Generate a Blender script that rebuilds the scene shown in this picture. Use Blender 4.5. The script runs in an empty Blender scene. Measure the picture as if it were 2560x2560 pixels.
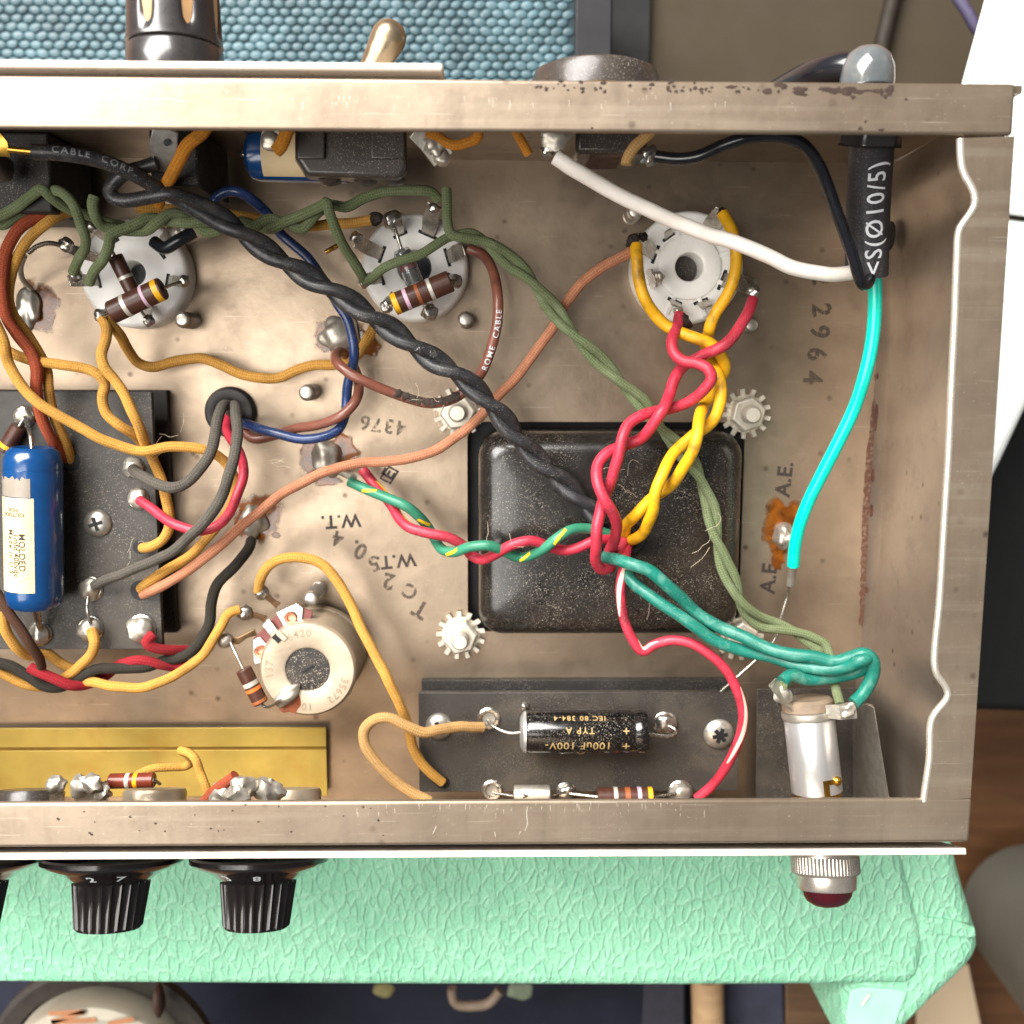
import bpy, bmesh, math, random
from mathutils import Vector as V, Matrix, noise as mnoise
R_ = math.radians
K = 0.001                                   # everything below is written in millimetres
sc = bpy.context.scene
COL = sc.collection

# ------------------------------------------------------------------ camera
F, FX, FY, DIST, ROLL = 2560.0, 1235.0, 930.0, 226.0, 0.003
_d = V(((FX-1280)/F, (1280-FY)/F, -1)).normalized()
ZC = -_d
XC = V((1, -ROLL, 0)); XC = (XC - ZC*XC.dot(ZC)).normalized()
YC = ZC.cross(XC)
RW = Matrix((XC, YC, ZC))                   # camera axes -> world axes
CAM = -(RW @ V((0, 0, -DIST)))
cd = bpy.data.cameras.new('camera'); cam = bpy.data.objects.new('camera', cd); COL.objects.link(cam)
cam.matrix_world = Matrix.Translation(CAM*K) @ RW.to_4x4()
cd.sensor_width = 36; cd.lens = 36.0*F/2560; cd.clip_start = 0.005; cd.clip_end = 20
cd.dof.use_dof = True; cd.dof.focus_distance = 0.194; cd.dof.aperture_fstop = 18
sc.camera = cam
def P(px, py, z=0.0):
    """point of the place at height z that stands at a given spot of the picture"""
    r = RW @ V(((px-1280)/F, (1280-py)/F, -1))
    return CAM + r*((z-CAM.z)/r.z)
def MMPX(px, py, z):
    r = RW @ V(((px-1280)/F, (1280-py)/F, -1))
    return ((z-CAM.z)/r.z)/F

# ------------------------------------------------------------------ light
w = bpy.data.worlds.new('World'); sc.world = w; w.use_nodes = True
w.node_tree.nodes['Background'].inputs[0].default_value = (0.93, 0.96, 1.0, 1)
w.node_tree.nodes['Background'].inputs[1].default_value = 0.105
def area(name, loc, aim, sx, sy, power, col):
    l = bpy.data.lights.new(name, 'AREA'); l.shape = 'RECTANGLE'; l.size = sx; l.size_y = sy
    l.energy = power; l.color = col
    o = bpy.data.objects.new(name, l); COL.objects.link(o); o.location = loc
    o.rotation_euler = (V(aim)-V(loc)).to_track_quat('-Z', 'Y').to_euler()
area('window_light', (-0.54, 0.82, 0.86), (-0.02, 0, 0.02), 1.15, 0.80, 49.0, (1.0, 0.975, 0.935))
area('room_light', (-0.42, -0.12, 0.80), (-0.02, 0, 0), 0.45, 0.75, 5.4, (1.0, 0.965, 0.91))
sc.view_settings.view_transform = 'Standard'; sc.view_settings.look = 'None'
sc.view_settings.exposure = 0.42; sc.view_settings.gamma = 1.0
sc.cycles.max_bounces = 5; sc.cycles.diffuse_bounces = 3; sc.cycles.glossy_bounces = 3; sc.cycles.transmission_bounces = 4; sc.cycles.transparent_max_bounces = 6
sc.cycles.use_denoising = True; sc.cycles.use_adaptive_sampling = True; sc.cycles.adaptive_threshold = 0.025

# ------------------------------------------------------------------ materials
def S(r, g, b):
    f = lambda c: (c/255/12.92) if c/255 <= .04045 else ((c/255+.055)/1.055)**2.4
    return (f(r), f(g), f(b))
MATS = {}
class NT:
    def __init__(s, name):
        s.m = bpy.data.materials.new(name); s.m.use_nodes = True
        s.t = s.m.node_tree; s.b = s.t.nodes['Principled BSDF']
    def n(s, typ, **kw):
        x = s.t.nodes.new(typ)
        for k, v in kw.items():
            if hasattr(x, k): setattr(x, k, v)
            else: x.inputs[k.replace('_', ' ')].default_value = v
        return x
    def l(s, a, b): s.t.links.new(a, b)
    def math(s, op, a, b=None, clamp=False):
        x = s.t.nodes.new('ShaderNodeMath'); x.operation = op; x.use_clamp = clamp
        for i, q in enumerate((a, b)):
            if q is None: continue
            if isinstance(q, (int, float)): x.inputs[i].default_value = q
            else: s.l(q, x.inputs[i])
        return x.outputs[0]
    def mix(s, fac, a, b):
        x = s.t.nodes.new('ShaderNodeMix'); x.data_type = 'RGBA'
        if isinstance(fac, (int, float)): x.inputs[0].default_value = fac
        else: s.l(fac, x.inputs[0])
        for i, q in ((6, a), (7, b)):
            if isinstance(q, tuple): x.inputs[i].default_value = (*q[:3], 1)
            else: s.l(q, x.inputs[i])
        return x.outputs[2]
    def noise(s, vec, scale, detail=4, rough=.55, dist=0):
        x = s.t.nodes.new('ShaderNodeTexNoise'); s.l(vec, x.inputs['Vector'])
        x.inputs['Scale'].default_value = scale; x.inputs['Detail'].default_value = detail
        x.inputs['Roughness'].default_value = rough; x.inputs['Distortion'].default_value = dist
        return x.outputs['Fac']
    def ramp(s, fac, lo, hi):
        x = s.t.nodes.new('ShaderNodeMapRange'); s.l(fac, x.inputs[0])
        x.inputs[1].default_value = lo; x.inputs[2].default_value = hi
        return x.outputs[0]
    def bump(s, h, strength, dist):
        x = s.t.nodes.new('ShaderNodeBump'); x.inputs['Strength'].default_value = strength
        x.inputs['Distance'].default_value = dist; s.l(h, x.inputs['Height'])
        s.l(x.outputs[0], s.b.inputs['Normal']); return x
    def coords(s):
        tc = s.t.nodes.new('ShaderNodeTexCoord'); return tc.outputs['Object']
    def world(s):
        g = s.t.nodes.new('ShaderNodeNewGeometry'); return g.outputs['Position']
def mul(c, k): return tuple(min(1, x*k) for x in c)
def mat(name, col, rough=.5, metal=0.0, var=.18, vs=250, dirt=None, dirt_amt=.35, ds=120, dust=0.0,
        bump=0.0, bs=900, coat=0.0, ior=1.45, trans=0.0, sss=0.0, rv=.12, spec=.5):
    if name in MATS: return MATS[name]
    T = NT(name); c = T.world()
    n1 = T.noise(c, vs, 3)
    colr = T.mix(T.ramp(n1, .3, .7), mul(col, 1-var), mul(col, 1+var))
    if dirt:
        n2 = T.noise(c, ds, 4, .65, .4)
        colr = T.mix(T.math('MULTIPLY', T.ramp(n2, .5, .72), dirt_amt, True), colr, dirt)
    if dust:
        n3 = T.noise(c, 4600, 1, .5); m3 = T.ramp(n3, .62, .70)
        n4 = T.ramp(T.noise(c, 90, 3), .35, .65)
        colr = T.mix(T.math('MULTIPLY', T.math('MULTIPLY', m3, n4, True), dust, True), colr, (.55, .47, .38))
    T.l(colr, T.b.inputs['Base Color'])
    rr = T.math('ADD', T.math('MULTIPLY', T.math('SUBTRACT', T.noise(c, vs*2.3, 2), .5), rv*2), rough, True)
    T.l(rr, T.b.inputs['Roughness'])
    T.b.inputs['Metallic'].default_value = metal
    T.b.inputs['IOR'].default_value = ior
    T.b.inputs['Specular IOR Level'].default_value = spec
    T.b.inputs['Coat Weight'].default_value = coat; T.b.inputs['Coat Roughness'].default_value = .12
    T.b.inputs['Transmission Weight'].default_value = trans
    if sss:
        T.b.inputs['Subsurface Weight'].default_value = sss; T.b.inputs['Subsurface Scale'].default_value = .001
        T.b.inputs['Subsurface Radius'].default_value = (1, .8, .6)
    if bump: T.bump(T.noise(c, bs, 3, .6), 1.0, bump*K)
    MATS[name] = T.m; return T.m
def cloth(name, col, col2, dirt=(.05, .03, .015), dirt_amt=.4):
    """woven cotton sleeve: a braid of crossing yarns along the wire's own length"""
    T = NT(name); uv = T.t.nodes.new('ShaderNodeUVMap'); sp = T.t.nodes.new('ShaderNodeSeparateXYZ')
    T.l(uv.outputs[0], sp.inputs[0]); c = T.world()
    wob = T.math('MULTIPLY', T.math('SUBTRACT', T.noise(c, 900, 2), .5), 1.6)
    u = T.math('MULTIPLY', sp.outputs[0], 5*2*math.pi)
    v = T.math('ADD', T.math('MULTIPLY', sp.outputs[1], 2*math.pi/.95), wob)
    a = T.math('SINE', T.math('ADD', u, v)); b = T.math('SINE', T.math('SUBTRACT', u, v))
    h = T.math('ADD', T.math('MULTIPLY', T.math('MULTIPLY', a, b), .5), .5)
    fz = T.noise(c, 5200, 3, .7)
    h2 = T.math('ADD', T.math('MULTIPLY', h, .28), T.math('MULTIPLY', fz, 1.15))
    base = T.mix(T.ramp(h2, .38, .92), col2, col)
    big = T.noise(c, 170, 5, .65)
    base = T.mix(T.math('MULTIPLY', T.ramp(big, .5, .75), dirt_amt, True), base, dirt)
    T.l(base, T.b.inputs['Base Color']); T.b.inputs['Roughness'].default_value = .92
    T.b.inputs['Specular IOR Level'].default_value = .15
    T.b.inputs['Sheen Weight'].default_value = .35; T.b.inputs['Sheen Roughness'].default_value = .6
    T.b.inputs['Sheen Tint'].default_value = (*mul(col, 1.6), 1)
    T.bump(h2, 1.0, .00013); MATS[name] = T.m; return T.m

def chassis_mat(name='plated_steel', c1=S(134, 118, 101), c2=S(168, 150, 130), stain=S(116, 94, 82), rough=.36, metal=.85, streak=0):
    T = NT(name); c = T.world()
    n1 = T.noise(c, 26, 6, .62, .3); n2 = T.noise(c, 140, 5, .7); n3 = T.noise(c, 700, 4, .65)
    col = T.mix(T.ramp(n1, .32, .68), c1, c2)
    col = T.mix(T.math('MULTIPLY', T.ramp(n2, .54, .78), .34, True), col, stain)
    vo = T.t.nodes.new('ShaderNodeTexVoronoi'); T.l(c, vo.inputs['Vector']); vo.inputs['Scale'].default_value = 210
    spot = T.math('MULTIPLY', T.ramp(vo.outputs['Distance'], .17, .06), T.ramp(T.noise(c, 60, 3), .48, .62), True)
    col = T.mix(T.math('MULTIPLY', spot, .7, True), col, S(62, 44, 34))
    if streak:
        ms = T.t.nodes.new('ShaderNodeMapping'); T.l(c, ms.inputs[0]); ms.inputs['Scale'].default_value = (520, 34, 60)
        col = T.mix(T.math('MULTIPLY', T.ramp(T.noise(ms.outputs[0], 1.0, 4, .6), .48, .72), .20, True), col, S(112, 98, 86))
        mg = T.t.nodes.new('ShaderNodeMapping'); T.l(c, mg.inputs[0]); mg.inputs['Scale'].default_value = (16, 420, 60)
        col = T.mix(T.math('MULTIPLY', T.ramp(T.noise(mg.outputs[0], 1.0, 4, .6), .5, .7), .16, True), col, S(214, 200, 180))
    speck = T.math('MULTIPLY', T.ramp(T.noise(c, 2600, 2), .70, .76), .45, True)
    col = T.mix(speck, col, S(230, 220, 205))
    st = T.t.nodes.new('ShaderNodeMapping'); T.l(c, st.inputs[0]); st.inputs['Scale'].default_value = (60, 2600, 2600)
    st.inputs['Rotation'].default_value = (0, 0, .5)
    scr = T.ramp(T.noise(st.outputs[0], 1.0, 2, .5), .69, .73)
    col = T.mix(T.math('MULTIPLY', scr, .3), col, S(225, 212, 195))
    T.l(col, T.b.inputs['Base Color'])
    T.b.inputs['Metallic'].default_value = metal
    T.l(T.math('ADD', T.math('MULTIPLY', T.math('SUBTRACT', n2, .5), .30), rough, True), T.b.inputs['Roughness'])
    T.bump(T.math('ADD', T.math('MULTIPLY', n3, .5), T.math('MULTIPLY', n2, .8)), .45, .00009)
    MATS[name] = T.m; return T.m
def leather_mat():
    T = NT('mint_textured_vinyl'); c = T.world()
    mp = T.t.nodes.new('ShaderNodeMapping'); T.l(c, mp.inputs[0]); mp.inputs['Scale'].default_value = (1.25, .62, .8)
    mp.inputs['Rotation'].default_value = (0, 0, .22)
    nz = T.t.nodes.new('ShaderNodeTexNoise'); T.l(mp.outputs[0], nz.inputs['Vector']); nz.inputs['Scale'].default_value = 240
    nz.inputs['Detail'].default_value = 3
    va = T.t.nodes.new('ShaderNodeVectorMath'); va.operation = 'MULTIPLY_ADD'
    T.l(nz.outputs['Color'], va.inputs[0]); va.inputs[1].default_value = (.0034,)*3; T.l(mp.outputs[0], va.inputs[2])
    vo = T.t.nodes.new('ShaderNodeTexVoronoi'); vo.feature = 'DISTANCE_TO_EDGE'; T.l(va.outputs[0], vo.inputs['Vector'])
    vo.inputs['Scale'].default_value = 340
    v2 = T.t.nodes.new('ShaderNodeTexVoronoi'); v2.feature = 'DISTANCE_TO_EDGE'; T.l(va.outputs[0], v2.inputs['Vector'])
    v2.inputs['Scale'].default_value = 760
    ridge = T.math('POWER', T.ramp(vo.outputs['Distance'], .24, 0.0), 2.0); ridge2 = T.math('POWER', T.ramp(v2.outputs['Distance'], .24, 0.0), 2.0)
    h = T.math('ADD', T.math('ADD', ridge, T.math('MULTIPLY', ridge2, .35)), T.math('MULTIPLY', T.noise(c, 1500, 4), .4))
    big = T.noise(c, 40, 3)
    col = T.mix(T.ramp(big, .35, .65), S(136, 206, 168), S(150, 216, 178))
    col = T.mix(T.math('MULTIPLY', T.math('ADD', ridge, T.math('MULTIPLY', ridge2, .45)), .26, True), col, S(198, 240, 214))  # raised lines tinted paler: the light the creases catch is in the colour
    col = T.mix(T.math('MULTIPLY', T.ramp(T.noise(c, 160, 5, .7), .60, .8), .5, True), col, S(120, 150, 105))
    T.l(col, T.b.inputs['Base Color']); T.b.inputs['Roughness'].default_value = .5
    T.bump(h, 1.0, .00027); MATS['vinyl'] = T.m; return T.m
def wood_mat(name, c1, c2, sc_=30, rot=0.0):
    T = NT(name); c = T.world()
    mp = T.t.nodes.new('ShaderNodeMapping'); T.l(c, mp.inputs[0]); mp.inputs['Scale'].default_value = (1, 9, 9)
    mp.inputs['Rotation'].default_value = (0, 0, rot)
    n = T.noise(mp.outputs[0], sc_, 6, .6, .6)
    T.l(T.mix(T.ramp(n, .3, .7), c1, c2), T.b.inputs['Base Color']); T.b.inputs['Roughness'].default_value = .5
    MATS[name] = T.m; return T.m

STEEL = chassis_mat(); RIM = chassis_mat('streaked_plated_steel', S(136, 120, 103), S(166, 149, 130), S(110, 91, 76), .38, .72, 1); ENDW = chassis_mat('satin_end_plate', S(146, 133, 121), S(174, 161, 148), S(108, 88, 76), .38, .8); VINYL = leather_mat()  # rim steel: close to the floor's tone, less metallic, with streaks
M = dict(
 y_cloth=cloth('mustard_cotton', S(216, 162, 82), S(126, 80, 30)),
 o_cloth=cloth('orange_cotton', S(208, 138, 52), S(120, 68, 18), dirt_amt=.55),
 tan_cloth=cloth('tan_cotton', S(200, 160, 105), S(120, 84, 48)),
 g_cloth=cloth('olive_green_cotton', S(120, 130, 94), S(42, 50, 32), dirt=(.30, .34, .22), dirt_amt=.35),
 salmon=cloth('salmon_cotton', S(204, 142, 110), S(132, 76, 54)),
 rust_cloth=cloth('rust_brown_cotton', S(170, 84, 58), S(92, 36, 22)),
 k_cloth=cloth('charcoal_cotton', S(98, 92, 84), S(30, 28, 26), dirt=(.02, .02, .02)),
 k2_cloth=cloth('black_cotton', S(58, 54, 48), S(22, 20, 18), dirt=(.02, .02, .02)),
 r_cloth=cloth('maroon_cotton', S(160, 44, 52), S(84, 16, 22)),
 b_cloth=cloth('umber_cotton', S(84, 58, 46), S(36, 22, 16)),
 black_pl=mat('black_pvc', S(40, 40, 43), .38, 0, .2, 400, dirt=S(120, 112, 104), dirt_amt=.22, ds=300, dust=.5, bump=.02),
 blackg_pl=mat('glossy_black_pvc', S(24, 25, 30), .22, 0, .2, 300, coat=.3),
 grey_pl=mat('grey_black_pvc', S(70, 70, 74), .4, 0, .2, 350, dust=.4, bump=.02),
 blue_pl=mat('navy_pvc', S(32, 54, 100), .3, 0, .2, 300, dirt=S(20, 24, 34), dirt_amt=.5, ds=200, dust=.4, coat=.2),
 brown_pl=mat('brown_pvc', S(122, 74, 60), .34, 0, .15, 300, dirt=S(60, 32, 24), dirt_amt=.5, ds=160, coat=.2),
 red_pl=mat('crimson_pvc', S(184, 46, 66), .44, 0, .14, 250, dirt=S(92, 24, 32), dirt_amt=.75, ds=150, bump=.025, dust=.35),
 yel_pl=mat('yellow_pvc', S(226, 168, 26), .46, 0, .14, 250, dirt=S(112, 76, 24), dirt_amt=.8, ds=210, bump=.03, bs=1500),
 white_pl=mat('white_pvc', S(246, 238, 228), .4, 0, .03, 200, dirt=S(196, 180, 158), dirt_amt=.35, ds=110, bump=.01),
 teal_pl=mat('bright_teal_pvc', S(0, 206, 182), .24, 0, .08, 160, coat=.4, dirt=S(10, 120, 104), dirt_amt=.3, ds=90),
 dteal_pl=mat('sea_green_pvc', S(18, 108, 93), .38, 0, .14, 250, dirt=S(120, 168, 152), dirt_amt=.4, ds=320, dust=.5, bump=.02),
 grn_pl=mat('bottle_green_pvc', S(54, 128, 100), .36, 0, .12, 250, dirt=S(30, 60, 48), dirt_amt=.4, ds=200),
 stripe=mat('yellow_stripe_print', S(235, 190, 40), .4, 0, .1),
 solder=mat('solder', S(180, 174, 166), .3, .95, .15, 900, bump=.08, bs=1400, rv=.15),
 dsolder=mat('dull_solder', S(182, 175, 163), .42, .75, .15, 700, bump=.06, bs=1300),
 tin=mat('tinned_steel', S(190, 184, 174), .27, .95, .15, 500, dirt=S(110, 90, 70), dirt_amt=.4, ds=300, bump=.02),
 nickel=mat('nickel', S(212, 202, 190), .3, .8, .1, 300, dirt=S(120, 100, 80), dirt_amt=.3),
 zinc=mat('zinc_plate', S(198, 192, 182), .36, .85, .12, 500, dirt=S(130, 112, 95), dirt_amt=.4, ds=350, bump=.02),
 alum=mat('aluminium', S(226, 226, 226), .3, .8, .03, 300, rv=.02),
 brass=mat('brass', S(190, 146, 64), .28, .95, .12, 400),
 copper=mat('copper_rivet', S(205, 140, 112), .3, .85, .12, 500),
 flux=None,
 char=mat('burnt_insulation', S(40, 28, 22), .7, 0, .4, 900, bump=.12),
 ceramic=mat('white_steatite', S(252, 250, 245), .32, 0, .02, 150, dirt=S(214, 206, 190), dirt_amt=.3, ds=140, coat=.15),
 hole=mat('hole_black', (.006, .006, .007), .6, 0, .1),
 tubeb=mat('tube_base_black', (.012, .014, .018), .25, 0, .3),
 phen=mat('maroon_phenolic', S(108, 58, 54), .45, 0, .2, 500),
 fibre=mat('black_fibre_board', S(52, 48, 44), .52, 0, .15, 160, dirt=S(88, 78, 64), dirt_amt=.5, ds=60, dust=.4, bump=.03, bs=700),
 fibre2=mat('black_fibre_backing', S(36, 33, 31), .6, 0, .15, 160, dust=.4),
 bell=mat('black_japanned_steel', S(26, 23, 21), .3, 0, .2, 120, dirt=S(92, 74, 56), dirt_amt=.22, ds=34, dust=.7, bump=.02, bs=900, coat=.35),
 capblue=mat('blue_moulded_case', S(16, 62, 112), .22, 0, .12, 200, coat=.5),
 paper=mat('buff_paper', S(216, 192, 150), .7, 0, .06, 150, dirt=S(190, 158, 110), dirt_amt=.4),
 tape=mat('grey_tape', S(140, 130, 118), .35, 0, .1, 250),
 capblk=mat('black_capacitor_sleeve', S(20, 18, 18), .2, 0, .2, 200, dust=.9, coat=.5),
 goldp=mat('gold_print', S(178, 150, 100), .5, 0, .1), whitep=mat('white_print', S(210, 212, 216), .5, 0, .1),
 blackp=mat('black_print', S(40, 34, 28), .6, 0, .1),
 resb=mat('resistor_brown', S(74, 44, 34), .38, 0, .2, 500, bump=.02), resb2=mat('resistor_red_brown', S(112, 46, 30), .3, 0, .15, 400),
 by=mat('band_yellow', S(230, 172, 30), .4), bv=mat('band_lilac', S(206, 170, 190), .4), bs=mat('band_silver', S(208, 202, 190), .4, .3),
 bo=mat('band_brown', S(150, 86, 50), .4), bor=mat('band_orange', S(224, 116, 50), .4), br=mat('band_red', S(150, 16, 30), .3),
 glass=mat('diode_glass', (.9, .92, .9), .05, 0, .02, trans=.9),
 potcan=mat('pot_can_steel', S(186, 171, 150), .4, .6, .1, 180, dirt=S(150, 120, 90), dirt_amt=.35, ds=160, bump=.03),
 plastic_w=mat('creamy_zinc_washer', S(216, 208, 192), .42, .6, .1, 400, bump=.02),
 rust=mat('rust', S(84, 54, 39), .85, .1, .4, 900, dirt=S(60, 34, 24), dirt_amt=.8, ds=500, bump=.2, bs=1800),
 rspot=mat('rust_pitting', S(54, 40, 33), .8, .1, .3, 900),
 goldsheet=mat('gold_lacquered_board', S(166, 142, 68), .38, .35, .12, 90, dirt=S(150, 112, 40), dirt_amt=.5, ds=110, bump=.02, bs=500),
 panelw=mat('cream_painted_plate', S(222, 212, 200), .5, 0, .1, 300, dirt=S(120, 100, 84), dirt_amt=.5, ds=260),
 knob=mat('black_bakelite', S(24, 19, 18), .2, 0, .3, 300, coat=.6),
 knobg=mat('grey_black_bakelite', S(46, 43, 43), .3, 0, .2, 300, coat=.5),
 tan_refl=mat('tan_reflection', S(176, 138, 98), .45, 0, .15, 300),
 jewel=mat('dark_red_jewel', (.045, .003, .006), .06, 0, .2, 300, coat=1.0),
 rubber=mat('black_rubber', S(36, 33, 32), .55, 0, .15, 300, bump=.03),
 bronze=mat('brown_grey_plastic', S(58, 52, 48), .35, 0, .15, 200, dust=.6, coat=.2),
 ink=None, grille=mat('blue_grille_cloth', S(66, 92, 100), .5, 0, .35, 90, dirt=S(46, 70, 78), dirt_amt=.7, ds=500, coat=.12),
 grille_bg=mat('grille_backing', S(24, 42, 48), .8, 0, .2), blackw=mat('black_wood', S(16, 15, 19), .6, 0, .2, 100),
 khaki=mat('khaki_wall', S(56, 46, 31), .8, 0, .08, 40), whitep2=mat('white_appliance_plastic', S(238, 242, 238), .45, 0, .02, 30),
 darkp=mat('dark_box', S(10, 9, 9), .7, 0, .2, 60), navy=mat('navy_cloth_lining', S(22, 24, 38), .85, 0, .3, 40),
 magnet=mat('speaker_cover_grey', S(168, 160, 144), .5, .2, .12, 60, dirt=S(120, 105, 88), dirt_amt=.4, ds=50),
 greytub=mat('grey_tub', S(120, 118, 108), .6, 0, .1, 30), beige=mat('beige_card', S(186, 164, 136), .7, 0, .06, 40),
 purple=mat('violet_cord', S(72, 66, 92), .6), 
)
wood_mat('oak_floor', S(92, 60, 36), S(128, 88, 56), 16); wood_mat('ash_post', S(178, 142, 104), S(206, 172, 132), 30, 1.57)
wood_mat('dark_block', S(70, 50, 34), S(104, 78, 54), 40, .8)
def ink_mat(name, col, lo, hi):
    T = NT(name); c = T.world()
    T.b.inputs['Base Color'].default_value = (*col, 1); T.b.inputs['Roughness'].default_value = .6
    T.l(T.ramp(T.noise(c, 900, 4, .7), lo, hi), T.b.inputs['Alpha']); MATS[name] = T.m; return T.m
M['ink'] = ink_mat('stamping_ink', S(46, 36, 30), .28, .46)
def flux_mat():
    T = NT('amber_flux'); c = T.world(); n = T.noise(c, 330, 5, .65, .5)
    T.l(T.mix(T.ramp(n, .42, .70), S(132, 74, 18), S(70, 32, 10)), T.b.inputs['Base Color'])
    T.b.inputs['Roughness'].default_value = .16; T.b.inputs['Coat Weight'].default_value = .5
    uv = T.t.nodes.new('ShaderNodeUVMap'); sp = T.t.nodes.new('ShaderNodeSeparateXYZ'); T.l(uv.outputs[0], sp.inputs[0])
    q = T.math('ADD', sp.outputs[0], T.math('MULTIPLY', T.math('SUBTRACT', T.noise(c, 260, 4, .7, .3), .5), .9))
    T.l(T.math('MULTIPLY', T.ramp(q, 1.0, .78), .86, True), T.b.inputs['Alpha']); return T.m
M['flux'] = flux_mat()
M['ink2'] = ink_mat('faded_ink', S(74, 60, 48), .34, .56)

# ------------------------------------------------------------------ mesh helpers (millimetres)
RNG = random.Random(7)
class Fr:
    """a local frame: origin, x, y, z axes"""
    def __init__(s, o, z=(0, 0, 1), x=None):
        s.o = V(o); s.z = V(z).normalized()
        x = V(x) if x is not None else (V((1, 0, 0)) if abs(s.z.x) < .9 else V((0, 1, 0)))
        s.x = (x - s.z*x.dot(s.z)).normalized(); s.y = s.z.cross(s.x)
    def __call__(s, x, y, z=0): return s.o + s.x*x + s.y*y + s.z*z
def cr(pts, step=.7):
    """smooth curve through points, resampled evenly"""
    pts = [V(p) for p in pts]
    if len(pts) == 2: dense = [pts[0].lerp(pts[1], i/8) for i in range(9)]
    else:
        q = [pts[0]*2-pts[1]] + pts + [pts[-1]*2-pts[-2]]; dense = []
        for i in range(1, len(q)-2):
            p0, p1, p2, p3 = q[i-1:i+3]
            t0 = 0.0; t1 = t0+max((p1-p0).length, 1e-4)**.5; t2 = t1+max((p2-p1).length, 1e-4)**.5; t3 = t2+max((p3-p2).length, 1e-4)**.5
            n = 14
            for k in range(n):
                t = t1+(t2-t1)*k/n
                a1 = p0*((t1-t)/(t1-t0))+p1*((t-t0)/(t1-t0)); a2 = p1*((t2-t)/(t2-t1))+p2*((t-t1)/(t2-t1)); a3 = p2*((t3-t)/(t3-t2))+p3*((t-t2)/(t3-t2))
                b1 = a1*((t2-t)/(t2-t0))+a2*((t-t0)/(t2-t0)); b2 = a2*((t3-t)/(t3-t1))+a3*((t-t1)/(t3-t1))
                dense.append(b1*((t2-t)/(t2-t1))+b2*((t-t1)/(t2-t1)))
        dense.append(pts[-1])
    L = [0.0]
    for a, b in zip(dense, dense[1:]): L.append(L[-1]+(b-a).length)
    n = max(3, int(L[-1]/step)); out = []; j = 0
    for i in range(n+1):
        t = L[-1]*i/n
        while j < len(L)-2 and L[j+1] < t: j += 1
        d = L[j+1]-L[j]; out.append(dense[j].lerp(dense[j+1], (t-L[j])/d if d > 1e-9 else 0))
    return out
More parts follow.
